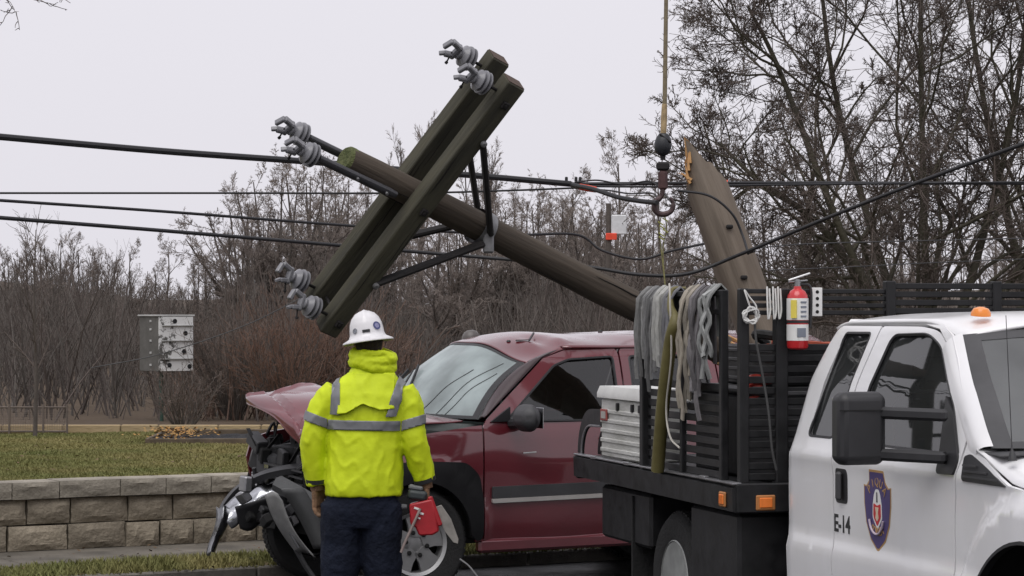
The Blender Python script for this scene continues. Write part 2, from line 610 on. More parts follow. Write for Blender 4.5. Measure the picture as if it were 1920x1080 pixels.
# ------------------------------------------------------------------ retaining wall: every block its own piece
wall = empty('retaining_wall', rd(9.5, WALL, VZ), WA, 'low tan concrete block retaining wall with capstones holding up the lawn', 'wall')
rng = random.Random(3)
def rough_block(L, H, D, seed, bev=.028):
    r = random.Random(seed)
    nx, nz_ = 5, 4
    fr, top, vs, fs = {}, {}, [], []
    def fz(i, j):
        e = (i in (0, nx)) + (j in (0, nz_))
        return (bev if e else 0) + r.uniform(-.010, .016) * (0.3 if e else 1)
    for i in range(nx + 1):
        for j in range(nz_ + 1):
            x = -L / 2 + L * i / nx; z = H * j / nz_
            if 0 < i < nx: x += r.uniform(-.01, .01)
            if i in (0, nx) and j not in (0, nz_): x += r.uniform(-.004, .002) * (1 if i else -1)
            fr[i, j] = len(vs); vs.append((x, fz(i, j), z))
    for i in range(nx):
        for j in range(nz_): fs.append((fr[i, j], fr[i + 1, j], fr[i + 1, j + 1], fr[i, j + 1]))
    bk = [len(vs) + k for k in range(4)]
    vs += [(-L / 2, D, 0), (L / 2, D, 0), (L / 2, D, H), (-L / 2, D, H)]
    fs.append((bk[0], bk[3], bk[2], bk[1]))
    fs.append(tuple([bk[3]] + [fr[i, nz_] for i in range(nx + 1)] + [bk[2]]))
    fs.append(tuple([bk[1]] + [fr[i, 0] for i in range(nx, -1, -1)] + [bk[0]]))
    fs.append(tuple([bk[0]] + [fr[0, j] for j in range(nz_ + 1)] + [bk[3]]))
    fs.append(tuple([bk[2]] + [fr[nx, j] for j in range(nz_, -1, -1)] + [bk[1]]))
    return MB().add(vs, fs).mesh('block', 25)
BL = [(rough_block(L, .208, .28, 10 + i), L) for i, L in enumerate((.29, .33, .36, .39, .43, .50))]
CP = [(rough_block(L, .138, .36, 40 + i, .014), L) for i, L in enumerate((.30, .40, .45, .52, .58))]
for row in range(2):
    x = -5.5 + .13 * row
    k = 0
    while x < 9:
        me, L = BL[rng.randrange(len(BL))]
        if len(me.materials) == 0: me.materials.append(MATS['block'])
        o = link('block', me, None, wall)
        o.location = (x + L / 2, rng.uniform(-.02, .02) + .012 * row, .004 + row * .214 + rng.uniform(-.003, .002))
        o.rotation_euler = (rng.uniform(-.03, .02), rng.uniform(-.010, .010), rng.uniform(-.04, .04))
        o.scale = (1, 1, rng.uniform(.965, 1.0))
        x += L + rng.uniform(.006, .018)
x = -5.5
while x < 9:
    me, L = CP[rng.randrange(len(CP))]
    if len(me.materials) == 0: me.materials.append(MATS['cap_block'])
    o = link('capstone', me, None, wall)
    o.location = (x + L / 2, -.012 + rng.uniform(-.014, .01), .432 + rng.uniform(-.003, .004))
    o.rotation_euler = (0, rng.uniform(-.007, .007), rng.uniform(-.02, .02))
    x += L + .007
b = MB().box((1.75, .45, .27), (14.6, .32, .53))
b.build('backfill', MATS['soil'], wall)

# ------------------------------------------------------------------ grass
def blades(name, w0, w1, n0, n1, z, count, h, label, seed, keep=None):
    r = np.random.default_rng(seed)
    w = r.uniform(w0, w1, count); q = r.uniform(n0, n1, count)
    x = W.x * w + NV.x * q; y = W.y * w + NV.y * q
    # density and height in clumps
    cl = .5 + .5 * np.sin(x * 2.1 + 1.3 * np.sin(y * 1.7)) * np.sin(y * 2.6 + 1.1 * np.sin(x * 1.3))
    hh = h * (.45 + .8 * r.random(count)) * (.45 + .9 * cl)
    m = r.random(count) < (.5 + .5 * cl)
    m &= (np.abs(x / y) < .26)
    if keep is not None: m &= keep(x, y, r)
    x, y, hh = x[m], y[m], hh[m]; c = len(x)
    a = r.uniform(0, 2 * np.pi, c); wd = .006 + .006 * r.random(c)
    lean = r.normal(0, .5, (c, 2)) * hh[:, None]
    z0 = np.full(c, z)
    A = np.stack([x - np.cos(a) * wd, y - np.sin(a) * wd, z0], 1)
    B = np.stack([x + np.cos(a) * wd, y + np.sin(a) * wd, z0], 1)
    C = np.stack([x + lean[:, 0], y + lean[:, 1], z + hh], 1)
    V = np.stack([A, B, C], 1).reshape(-1, 3)
    me = quads_mesh(name, V, np.arange(len(V)).reshape(-1, 3), smooth=False)
    return tag(link(name, me, MATS['grass']), label, 'grass', kind='stuff')
blades('lawn_grass', 3, 21, 20.62, 29, LZ, 560000, .026, 'patchy yellow green lawn above the block wall', 1, lambda x, y, r: (y < 31))
blades('verge_grass', 4, 12, KERB + .01, WALK0 + .05, VZ - .01, 22000, .06, 'ragged grass strip between pavement and kerb', 2)
# ------------------------------------------------------------------ woods
def make_tree(name, P0, R0, levels, seed, bark, twig, split=2):
    """a tree as trunk (stem and limbs) and crown (branches and twigs); returns two meshes"""
    r = np.random.default_rng(seed)
    gen = [(P0, R0)]
    for lv in levels:
        P, R = gen[-1]
        gen.append(grow(P, R, r, *lv))
    sides = [8, 6, 5, 3, 3, 3, 3]
    tr = [(P, R, sides[i]) for i, (P, R) in enumerate(gen[:split])]
    cr = [(P, R, sides[i + split]) for i, (P, R) in enumerate(gen[split:])]
    mt = tubes_mesh(name + '_trunk', tr); mt.materials.append(bark)
    mc = tubes_mesh(name + '_crown', cr); mc.materials.append(twig)
    return mt, mc

def put_tree(name, meshes, loc, rz, sc, label, group=None, cat='tree'):
    root = empty(name, loc, rz, label, cat, group)
    root.scale = (sc[0], sc[0], sc[1])
    link('trunk', meshes[0], None, root)
    link('crown', meshes[1], None, root)
    return root

def multi(stems):
    k = max(len(s[0][0]) for s in stems)
    P = np.concatenate([s[0] for s in stems]); R = np.concatenate([s[1] for s in stems])
    return P, R

# prototypes: tall vase-shaped tree, slim pole tree, sapling, far small tree (unit: metres)
#            n  t0  t1  ratio ang  k  rr  gnarl up
vase = make_tree('vase', *multi([stem([(0, 0, 0), (.05 + dx * .1, dy * .1, 1.3), (dx * .55, dy * .6, 3.2), (dx, dy, h)], .15, .02) for dx, dy, h in ((-2.6, .2, 5.0), (-1.7, -.6, 6.2), (-.8, .6, 6.6), (.1, -.4, 6.9), (.9, .5, 6.5), (1.7, -.5, 6.2), (2.7, .3, 5.2))]),
    [(10, .3, .98, .40, 34, 6, .5, .11, .05), (8, .2, 1, .48, 38, 5, .55, .14, .05), (6, .15, 1, .52, 40, 4, .6, .17, .03, .35, .009), (5, .1, 1, .6, 42, 3, .7, .2, .02, .4, .0075)], 11, MATS['bark'], MATS['twig_hazed'])
oak = make_tree('oak', *stem([(0, 0, 0), (.1, 0, 1.5), (-.05, .1, 3.2), (.1, 0, 5.2), (.15, .1, 7.2)], .17, .03),
    [(15, .25, 1, .42, 48, 6, .5, .12, .08), (9, .2, 1, .5, 42, 5, .55, .15, .05), (7, .15, 1, .5, 42, 4, .6, .18, .03, .35, .010), (5, .1, 1, .6, 42, 3, .7, .2, .02, .4, .008)], 12, MATS['bark'], MATS['twig_hazed'])
slim = make_tree('slim', *stem([(0, 0, 0), (.06, 0, 2), (-.05, .05, 4), (.05, 0, 7)], .10, .02),
    [(20, .3, 1, .22, 35, 5, .45, .1, .1), (7, .2, 1, .5, 38, 4, .6, .14, .06), (7, .15, 1, .55, 40, 3, .7, .16, .03, .35, .008)], 13, MATS['bark'], MATS['twig_brown'])
airy = make_tree('airy', *multi([stem([(0, 0, 0), (dx * .2, dy * .2, 1.8), (dx * .7, dy, 4.0), (dx, dy, 6.6)], .12, .015) for dx, dy in ((-.7, .2), (.1, -.4), (.8, .3))]),
    [(12, .3, 1, .34, 26, 6, .5, .09, .09), (8, .2, 1, .45, 30, 4, .6, .12, .06), (9, .15, 1, .55, 34, 3, .7, .14, .04, .35, .009)], 14, MATS['bark'], MATS['twig_hazed'])
young = make_tree('young', *stem([(0, 0, 0), (.01, 0, .8), (-.01, .01, 1.6), (.01, 0, 2.4)], .028, .006),
    [(16, .3, 1, .30, 38, 5, .5, .08, .08), (7, .2, 1, .5, 38, 4, .6, .12, .05, .35, .003)], 15, MATS['bark'], MATS['twig'], 1)

def tree_at(name, proto, px, ytop, Z, label, h, group=None, wide=1.0, rz=None, rngs=random.Random(5)):
    """plant a prototype of height h at photo column px so that its top reaches row ytop"""
    p = at(px, HZ, Z)
    gz = land_z(p.x, p.y)
    top = CAMH + (HZ - ytop) / FPX * Z
    sz = (top - gz) / h
    return put_tree(name, proto, (p.x, p.y, gz - .05), rngs.uniform(0, 6.28) if rz is None else rz, (sz * wide, sz), label, group)

G1 = 'bare trees along the wood edge'
tree_at('bare_tree', vase, 520, 318, 84, 'tall vase-shaped bare tree left of the broken pole top, behind the insulators', 7.0, G1, 1.0, .3)
tree_at('bare_tree', vase, 640, 332, 90, 'tall bare tree with many upright stems directly behind the crossarm', 7.0, G1, .9, 2.0)
tree_at('bare_tree', airy, 450, 410, 80, 'bare tree leaning left at the left flank of the tall tree cluster', 7.0, G1, 1.0, 1.0)
tree_at('bare_tree', airy, 780, 245, 120, 'pale airy treetop rising above the pole just left of the crossarm', 7.0, G1, .75, .5)
tree_at('bare_tree', airy, 905, 268, 118, 'pale airy treetop between the crossarm and the crane hook', 7.0, G1, .8, 2.5)
tree_at('bare_tree', oak, 1160, 285, 105, 'pale bare tree with spreading top left of the crane hook', 7.6, G1, .8, 1.1)
tree_at('bare_tree', oak, 1075, 345, 88, 'bare brown tree behind the small white box on its post', 7.6, G1, .9, 4.0)
tree_at('bare_tree', oak, 1240, 330, 60, 'dark bare tree directly behind the hanging crane hook', 7.6, G1, .8, 3.0)
tree_at('bare_tree', vase, 980, 360, 96, 'bare tree behind the middle of the broken pole', 7.0, G1, 1.0, 4.4)
tree_at('bare_tree', vase, 850, 400, 70, 'bare tree framed between the crossarm and its vertical brace', 7.0, G1, 1.0, 5.2)
tree_at('bare_tree', airy, 110, 445, 100, 'pale twiggy tree above the wire fence at far left', 7.0, G1, 1.3, 0.2)
tree_at('bare_tree', airy, 15, 470, 96, 'bare tree cut by the left edge of the picture', 7.0, G1, 1.3, 3.1)
tree_at('bare_tree', oak, 245, 465, 104, 'round-topped bare tree standing just left of the weathered box', 7.6, G1, .9, 3.9)
tree_at('bare_tree', oak, 315, 455, 110, 'bare tree rising straight above the weathered box', 7.6, G1, .9, .9)
tree_at('bare_tree', slim, 385, 480, 92, 'slim bare tree between the weathered box and the tall cluster', 7.2, G1, 1.2)
tree_at('bare_tree', slim, 175, 500, 84, 'slim bare tree right of the wire fence', 7.2, G1, 1.2)
tree_at('bare_tree', vase, 585, 306, 96, 'tall bare tree between the two tallest at the left of the crossarm', 7.0, G1, 1.1, 1.2)
tree_at('bare_tree', vase, 470, 372, 88, 'wide bare tree at the left side of the tall cluster', 7.0, G1, 1.1, 3.3)
tree_at('bare_tree', vase, 705, 360, 94, 'bare tree at the right side of the tall cluster, behind the pole', 7.0, G1, 1.0, 4.2)
tree_at('bare_tree', vase, 1015, 372, 84, 'wide bare tree above the hanging pole, left of the small white box', 7.0, G1, 1.2, 5.7)
tree_at('bare_tree', vase, 1110, 385, 76, 'wide bare tree just behind the small white box', 7.0, G1, 1.2, .8)
tree_at('bare_tree', vase, 925, 378, 80, 'wide bare tree right of the vertical brace', 7.0, G1, 1.2, 2.7)
tree_at('bare_tree', vase, 1210, 400, 66, 'wide dark bare tree below the crane hook', 7.0, G1, 1.2, 1.9)
tree_at('bare_tree', airy, 60, 455, 108, 'feathery tree just right of the left edge tree', 7.0, G1, 1.4, 1.7)
tree_at('bare_tree', airy, 200, 470, 112, 'feathery tree left of the round-topped one', 7.0, G1, 1.3, 2.9)
G2 = 'dim trees inside the wood'
rr_ = random.Random(21)
for i in range(72):
    px = -40 + i * 28 + rr_.uniform(-16, 16)
    pr, h = [(slim, 7.2), (oak, 7.6), (airy, 7.0)][rr_.randrange(3)]
    base = 500 if px < 420 else (415 if px < 1000 else 400)
    tree_at('woodland_tree', pr, px, base + rr_.uniform(-30, 60), rr_.uniform(50, 150), 'indistinct bare tree in the crowd of the wood behind the lawn', h, G2, rr_.uniform(.9, 1.4))

# trees on the other side of the road, behind the camera: they show in the glass and paint
for i, (x, y) in enumerate([(-16, -14), (-9, -17), (-3, -13), (4, -16), (10, -19), (-24, -8), (-30, 2), (-24, 10)]):
    pr = [vase, oak, airy][i % 3]
    put_tree('roadside_tree', pr, (x, y, -.05), i * 1.3, (1.15, 1.25), 'bare roadside tree across the road, seen only mirrored in windows', 'trees across the road')

# near trees behind the truck
def near_tree(stems, seed, nl=(15, 12, 10, 5), bark='bark_green', twig='twig', up=.05):
    return make_tree('near', *multi(stems), [(nl[0], .25, .98, .46, 46, 7, .55, .17, up), (nl[1], .2, 1, .48, 44, 6, .55, .20, up * .6), (nl[2], .15, 1, .50, 44, 5, .6, .24, .03, .35, .0045), (nl[3], .1, 1, .48, 46, 4, .7, .28, .04, .45, .004)], seed, MATS[bark], MATS[twig])
p = at(1745, HZ, 27)
nt = near_tree([stem([(0, 0, 0), (dx * .12, dy * .1, .9), (dx * .48, dy * .4, 2.3), (dx * .82, dy * .8, 4.0 if h > 4 else 2.9), (dx, dy, h)], .066, .014) for dx, dy, h in ((-1.95, -.2, 4.7), (-1.2, .5, 6.2), (-.2, -.5, 7.2), (1.2, .3, 6.6), (2.3, -.3, 5.6), (-2.2, .3, 3.3))], 31)
put_tree('bare_tree', nt, (p.x, p.y, LZ - .05), 0, (1, 1), 'big dark many-limbed bare tree behind the white truck cab', 'near trees behind the truck')
p = at(1930, HZ, 29.5)
nt2 = near_tree([stem([(0, 0, 0), (0, 0, 1.4), (dx * .4, dy * .4, 2.9), (dx * .8, dy, 4.8), (dx, dy, h)], .066, .014) for dx, dy, h in ((-.9, .1, 6.5), (.3, -.4, 7.2), (1.2, .4, 6.0))], 32, (10, 8, 7, 4))
put_tree('bare_tree', nt2, (p.x, p.y, LZ - .05), .4, (1, 1), 'mossy bare tree cut by the right edge of the picture', 'near trees behind the truck')
p = at(1480, HZ, 36)
nt3 = near_tree([stem([(0, 0, 0), (.1, 0, 1.2), (dx * .4, dy * .4, 2.2), (dx * .8, dy, 3.4), (dx, dy, h)], .06, .012) for dx, dy, h in ((-1.3, .1, 4.1), (.2, -.4, 4.6), (1.3, .4, 4.2))], 33, (10, 8, 7, 4))
put_tree('bare_tree', nt3, (p.x, p.y, LZ - .05), .4, (1, 1), 'lower bare tree behind the splintered pole stump', 'near trees behind the truck')
# branch tips reaching in at the top left corner
p = at(-545, HZ, 19)
nt4 = near_tree([stem([(0, 0, 0), (.05, 0, 1.5), (.15, 0, 2.8), (.75, .1, 4.0), (1.22, .1, 4.38)], .07, .008), stem([(0, 0, 0), (0, 0, 1.5), (-.2, 0, 3), (-.5, .2, 4.2), (-.8, .1, 5.4)], .07, .01)], 36, (7, 5, 4, 2))
put_tree('bare_tree', nt4, (p.x, p.y, LZ - .05), 0, (1, 1), 'thin tree whose branch tips reach in at the top left corner')

# young tree in front of the fence
p = at(66, 820, 29.6)
put_tree('young_tree', young, (p.x, p.y, LZ), .5, (1, 1), 'slender young tree standing in front of the low wire fence')

# undergrowth that closes the wood: one mass of stems
r = np.random.default_rng(5)
def brush(name, count, z0, z1, px0, px1, h0, h1, m, label, lean=.12, rad=.012, kids=3, seed=0):
    r = np.random.default_rng(seed)
    Z = r.uniform(z0, z1, count); px = r.uniform(px0, px1, count)
    X = (px - 960) / FPX * Z
    D = np.hypot(X, Z)
    gz = LZ + np.maximum(0, D - 60) * .004
    h = r.uniform(h0, h1, count) * (.8 + .25 * np.sin(px * .013) + .15 * np.sin(px * .041 + Z))
    base = np.stack([X, Z, gz - .1], 1)
    d = np.concatenate([r.normal(0, lean, (count, 2)), np.ones((count, 1))], 1)
    pts = [base]
    for q in range(3):
        d = d + np.concatenate([r.normal(0, lean * .6, (count, 2)), np.zeros((count, 1))], 1)
        pts.append(pts[-1] + d / np.linalg.norm(d, axis=1, keepdims=True) * (h / 3)[:, None])
    P = np.stack(pts, 1)
    R = (rad * r.uniform(.5, 1.6, count))[:, None] * np.linspace(1, .4, 4)[None]
    g = [(P, R, 3)]
    c1 = grow(P, R, r, kids, .2, 1, .35, 32, 3, .6, .1, .05, .4, .004)
    g.append((*c1, 3))
    if kids > 2: g.append((*grow(*c1, r, 2, .1, 1, .6, 35, 3, .7, .1, .03, .4, .0035), 3))
    return tag(link(name, tubes_mesh(name, g), m), label, 'undergrowth', kind='stuff')
brush('undergrowth', 1900, 33.5, 62, -80, 2000, 1.0, 2.2, MATS['brush'], 'brown tangle of bare saplings and brush at the wood edge', seed=41, lean=.2)
brush('undergrowth_grey', 1900, 35, 62, -80, 2000, 1.0, 2.4, MATS['brush_grey'], 'grey thicket of thin bare saplings among the brush', seed=43, lean=.25)
brush('undergrowth_red', 1100, 34, 50, 330, 760, 1.0, 1.9, MATS['brush_red'], 'reddish brown brush behind the lawn left of the worker', seed=44, lean=.3)
brush('undergrowth_far', 3600, 62, 140, -80, 2000, 1.7, 3.1, MATS['brush'], 'dim brown mass of stems deep in the wood', rad=.022, kids=3, seed=42, lean=.16)
brush('undergrowth_deep', 3600, 70, 160, -80, 2000, 1.9, 3.4, MATS['brush_grey'], 'dim grey mass of stems deepest in the wood', rad=.022, kids=3, seed=45, lean=.16)

# shrubs at the edge of the lawn
def shrub(px, py, Z, h, w, m, label, seed, n=70):
    r = np.random.default_rng(seed)
    a = r.uniform(0, 6.28, n); e = r.uniform(.0, 1, n) ** .6
    d = np.stack([np.cos(a) * e * w / h, np.sin(a) * e * w / h, np.ones(n)], 1)
    pts = [np.stack([np.cos(a) * .08, np.sin(a) * .08, np.zeros(n)], 1)]
    for q in range(4):
        d = d + r.normal(0, .12, (n, 3))
        pts.append(pts[-1] + d / np.linalg.norm(d, axis=1, keepdims=True) * h * r.uniform(.17, .29, n)[:, None])
    P = np.stack(pts, 1); R = np.full((n, 5), .007) * np.linspace(1, .4, 5)[None]
    c1 = grow(P, R, r, 6, .25, 1, .4, 38, 4, .7, .15, .03, .4, .003)
    c2 = grow(*c1, r, 3, .2, 1, .5, 38, 3, .8, .15, .02, .4, .0028)
    c = at(px, py, Z)
    root = empty('shrub', (c.x, c.y, LZ - .02), 0, label, 'shrub', 'shrubs at the back of the lawn')
    link('stem', tubes_mesh('stem', [(P, R, 4)]), MATS['bark'], root)
    link('foliage', tubes_mesh('twigs', [(*c1, 3), (*c2, 3)]), m, root)
shrub(535, 800, 33, 1.35, .8, MATS['twig_red'], 'rust coloured bare shrub just left of the worker', 1)
shrub(440, 800, 34.5, 1.5, .9, MATS['twig_brown'], 'brown bare shrub right of the weathered box', 2)
shrub(345, 812, 31.5, .8, .6, MATS['twig_brown'], 'low straggly shrub at the foot of the weathered box', 3, 40)
shrub(640, 800, 35, 1.4, .9, MATS['twig_red'], 'reddish bare shrub behind the worker and the red hood', 4)

# ------------------------------------------------------------------ things on the lawn
# timber border: each log a piece
tb = empty('timber_border', at(160, 806, 30.6).xy.to_3d() + Vector((0, 0, LZ)), 0, 'low pale timber edging along the back of the lawn', 'edging')
x = -1.7
k = 0
while x < 2.2:
    L = rng.uniform(.42, .75)
    o = MB().box((0, 0, .05), (L, .09, .10 + rng.uniform(0, .01)), None, .012).build('log', mat('timber', (1, 1, 1)), tb)
    o.location = (x + L / 2, rng.uniform(-.01, .01), 0)
    x += L + .012
bed = empty('flower_bed', at(392, 835, 28.2).xy.to_3d() + Vector((0, 0, LZ)), .04, 'dark mulched flower bed framed with low boards at the edge of the lawn', 'flower bed')
MB().grid(lambda u, v: Vector((-.62 + 2.6 * u, -.28 + 1.5 * v, .03 + .05 * math.sin(u * PI) * math.sin(v * PI) + .012 * math.sin(u * 60) * math.sin(v * 50))), 30, 20).build('mulch', MATS['mulch'], bed, angle=0)
for c, d in (((.68, -.3, .035), (2.7, .04, .07)), ((.68, 1.25, .05), (2.7, .04, .10)), ((-.65, .47, .035), (.04, 1.5, .07))):
    MB().box(c, d, None, .008).build('board', mat('timber_dark', (.10, .075, .05), .9, var=.3), bed)
lf = MB()
rl = random.Random(9)
for i in range(260):
    a = rl.uniform(0, 6.28); q = Vector((rl.gauss(-.38, .18), rl.gauss(.25, .25), .05 + rl.random() * .12))
    u = Vector((math.cos(a), math.sin(a), rl.uniform(-.6, .6))) * .022; v = Vector((-math.sin(a), math.cos(a), rl.uniform(-.6, .6))) * .014
    lf.add([q - u, q - v, q + u, q + v], [(0, 1, 2, 3)])
tag(lf.build('fallen_leaves', MATS['dry_leaf'], bed, angle=0, recalc=False), kind='stuff')

# low wire fence
fp = at(62, 818, 30.2)
fe = empty('wire_fence', (fp.x, fp.y, LZ), 0, 'low rusty wire mesh fence panel at the far left of the lawn', 'fence')
mw = mat('old_wire', (.16, .13, .11), .7, .4, var=.2)
for x in (-.75, -.28, .12, .40):
    MB().tube([(x, 0, -.1), (x, 0, .36)], .014, 6).build('post', mw, fe)
b = MB()
for z in (.325, .04): b.tube([(-.75, 0, z), (.40, 0, z)], .009, 5)
b.build('rail', mw, fe)
b = MB()
for i in range(58):
    x = -.75 + i * .02
    b.tube([(x, .004, .02), (x, .004, .325)], .0022, 3, False)
for i in range(15):
    b.tube([(-.75, .004, .03 + i * .02), (.40, .004,   .03 + i * .02)], .0022, 3, False)
b.build('mesh', mw, fe)

# weathered box on a green post
sp = at(302, 795, 34)
sb = empty('weathered_box', (sp.x, sp.y, LZ), .0, 'boxy weathered grey and white box with flaking paint on a green post', 'box')
MB().tube([(0, .03, -.1), (0, .03, .95)], .028, 10).build('post', mat('green_paint', (.035, .075, .055), .6, var=.3), sb)
bm_ = bpy.data.materials.new('flaking_paint'); bm_.use_nodes = True
n, l = bm_.node_tree.nodes, bm_.node_tree.links
pb = n['Principled BSDF']; pb.inputs['Roughness'].default_value = .6
tc = n.new('ShaderNodeTexCoord'); sx = n.new('ShaderNodeSeparateXYZ'); l.new(tc.outputs['Object'], sx.inputs[0])
nz = n.new('ShaderNodeTexNoise'); nz.inputs['Scale'].default_value = 5; nz.inputs['Detail'].default_value = 8; nz.inputs['Roughness'].default_value = .8
l.new(tc.outputs['Object'], nz.inputs['Vector'])
m1 = n.new('ShaderNodeMath'); m1.operation = 'MULTIPLY_ADD'; m1.inputs[1].default_value = .25; l.new(sx.outputs['X'], m1.inputs[0]); l.new(nz.outputs[0], m1.inputs[2])
rp = n.new('ShaderNodeValToRGB'); rp.color_ramp.elements[0].position = .425; rp.color_ramp.elements[1].position = .45
rp.color_ramp.elements[0].color = (.085, .082, .075, 1); rp.color_ramp.elements[1].color = (.66, .66, .65, 1)
l.new(m1.outputs[0], rp.inputs[0]); l.new(rp.outputs[0], pb.inputs['Base Color'])
bw = empty('box_body', (.06, .06, 1.03), math.radians(36)); bw.parent = sb
grey_face = mat('grey_face', (.085, .082, .074), .85, scale=6, col2=(.13, .125, .115))
MB().box((0, 0, 0), (.52, .52, .73), None, .006).build('carcass', grey_face, bw)
MB().box((0, -.268, 0), (.512, .014, .72), None, .003).build('face', bm_, bw)
MB().box((0, 0, .374), (.56, .56, .022), None, .006).build('lid', mat('box_lid', (.40, .40, .39), .7, var=.2), bw)
for z in (-.20, .04, .24):
    MB().box((.02, -.286, z), (.46, .03, .014), None, .003).build('ledge', mat('ledge_grey', (.30, .30, .29), .8), bw)
for x, z in ((.12, -.10), (.14, .14), (-.02, .30), (.20, -.30), (-.10, -.28)):
    MB().lathe([(.032, 0), (.032, .006)], (x, -.274, z), (0, -1, 0), 14).build('opening', MATS['mulch'], bw)
for z in (-.28, -.12, .04, .19, .30):
    MB().box((-.264, -.06, z), (.012, .05, .03), None, .003).build('hinge', mat('box_lid', (.4, .4, .4)), bw)

# far utility post with white box and red tag
fp = at(1141, 600, 60)
fu = empty('utility_post', (fp.x, fp.y, land_z(fp.x, fp.y)), 0, 'distant dark utility post with small white box and orange-red tag', 'post')
MB().tube([(0, 0, 0), (0, 0, 2.55), (0, 0, 4.0)], [.075, .07, .06], 10).build('shaft', MATS['bark'], fu)
MB().box((.24, -.02, 3.5), (.36, .12, .46), None, .02).build('meter_box', mat('box_white', (.62, .63, .64), .5), fu)
MB().box((.06, -.1, 3.22), (.26, .03, .16), None, .01).build('tag', mat('tag_red', (.75, .07, .03), .5), fu)

# ------------------------------------------------------------------ debris on the verge
for i, (px, py, Z, s_, nm, lab, m) in enumerate([(515, 1052, 19.6, .05, 'lens_fragment', 'orange lens fragment lying on the ground under the torn bumper', mat('orange_lens', (.65, .16, .04), .3)), (470, 1035, 20.2, .04, 'paint_fragment', 'dark plastic fragment on the pavement left of the torn bumper', mat('black_plastic', (.022, .022, .024), .5, var=.2))]):
    c = at(px, py, Z)
    z = VZ if n_of(c) > KERB else 0
    o = MB().prism([(-.6, -.3), (.5, -.4), (.8, .1), (.1, .5), (-.5, .3)], (0, 0, 0), (s_, 0, 0), (0, s_, 0), .02).build(nm, m)
    o.location = (c.x, c.y, z + .004)
    tag(o, lab, 'debris')

# fallen leaves and litter scattered over lawn, pavement and verge
def litter(name, n, nr, z, label, seed, m):
    r = random.Random(seed)
    b = MB()
    for i in range(n):
        q = rd(r.uniform(4, 15), r.uniform(*nr), z + r.uniform(.004, .02))
        a = r.uniform(0, 6.28); s_ = r.uniform(.012, .028)
        u = Vector((math.cos(a), math.sin(a), r.uniform(-.5, .5))) * s_; v = Vector((-math.sin(a), math.cos(a), r.uniform(-.5, .5))) * s_ * .6
        b.add([q - u, q - v, q + u, q + v], [(0, 1, 2, 3)])
    tag(b.build(name, m, angle=0, recalc=False), label, 'leaves', kind='stuff')
mat('brown_leaf', (.085, .052, .028), .8, scale=5, col2=(.17, .11, .055))
litter('lawn_leaves', 420, (20.6, 27), LZ + .01, 'brown dead leaves scattered over the lawn', 1, MATS['brown_leaf'])
litter('pavement_leaves', 260, (KERB, WALL - .05), VZ, 'brown dead leaves and grit on the pavement and verge', 2, MATS['brown_leaf'])
# ------------------------------------------------------------------ vehicle materials
mat('white_paint', (.73, .725, .72), .36, scale=1.6, coat=.6, col2=(.81, .81, .825), rvar=.10, stretch=(1, 1, .5))
mat('maroon_paint', (.130, .012, .020), .40, .2, var=.12, scale=2, coat=1.0, rvar=.05)
mat('black_metal', (.013, .013, .014), .5, 0, var=.4, scale=9, rvar=.1, spec=.35)
mat('black_plastic', (.014, .014, .0155), .5, var=.2, spec=.4)
mat('grey_plastic', (.048, .048, .051), .55, var=.2, scale=4)
mat('rubber', (.014, .014, .014), .85, var=.25, scale=8, bump=.3, bscale=60)
mat('alloy', (.36, .36, .36), .42, .6, var=.12, scale=6)
mat('steel', (.30, .30, .31), .4, .85, var=.2, scale=10)
mat('chrome', (.62, .63, .65), .12, 1.0, var=.15, scale=5, rvar=.06)
mat('dark_void', (.010, .010, .010), .9, var=.2)
mat('seat_cloth', (.06, .065, .065), .9, var=.2)
mat('amber', (.85, .26, .03), .25, var=.05, coat=.4)
mat('label_white', (.75, .75, .73), .5, var=.05)
mat('gold', (.45, .27, .10), .45, var=.1)
mat('shield_blue', (.075, .055, .17), .4, var=.08)
mat('sign_red', (.55, .03, .04), .4, var=.08)
MATS['maroon_paint'].node_tree.nodes['Principled BSDF'].inputs['Coat IOR'].default_value = 1.75
glass('side_glass', (.26, .31, .30), ior=1.85)
glass('truck_glass', (.36, .40, .39), .05, (.4, .42, .42), ior=2.0)
glass('windscreen', (.45, .48, .47), .20, (.5, .52, .52), ior=1.9)
glass('sky_toned_windscreen', (.42, .50, .49), .46, (.58, .67, .67))  # pale diffuse colour stands in for sky reflected in the glass

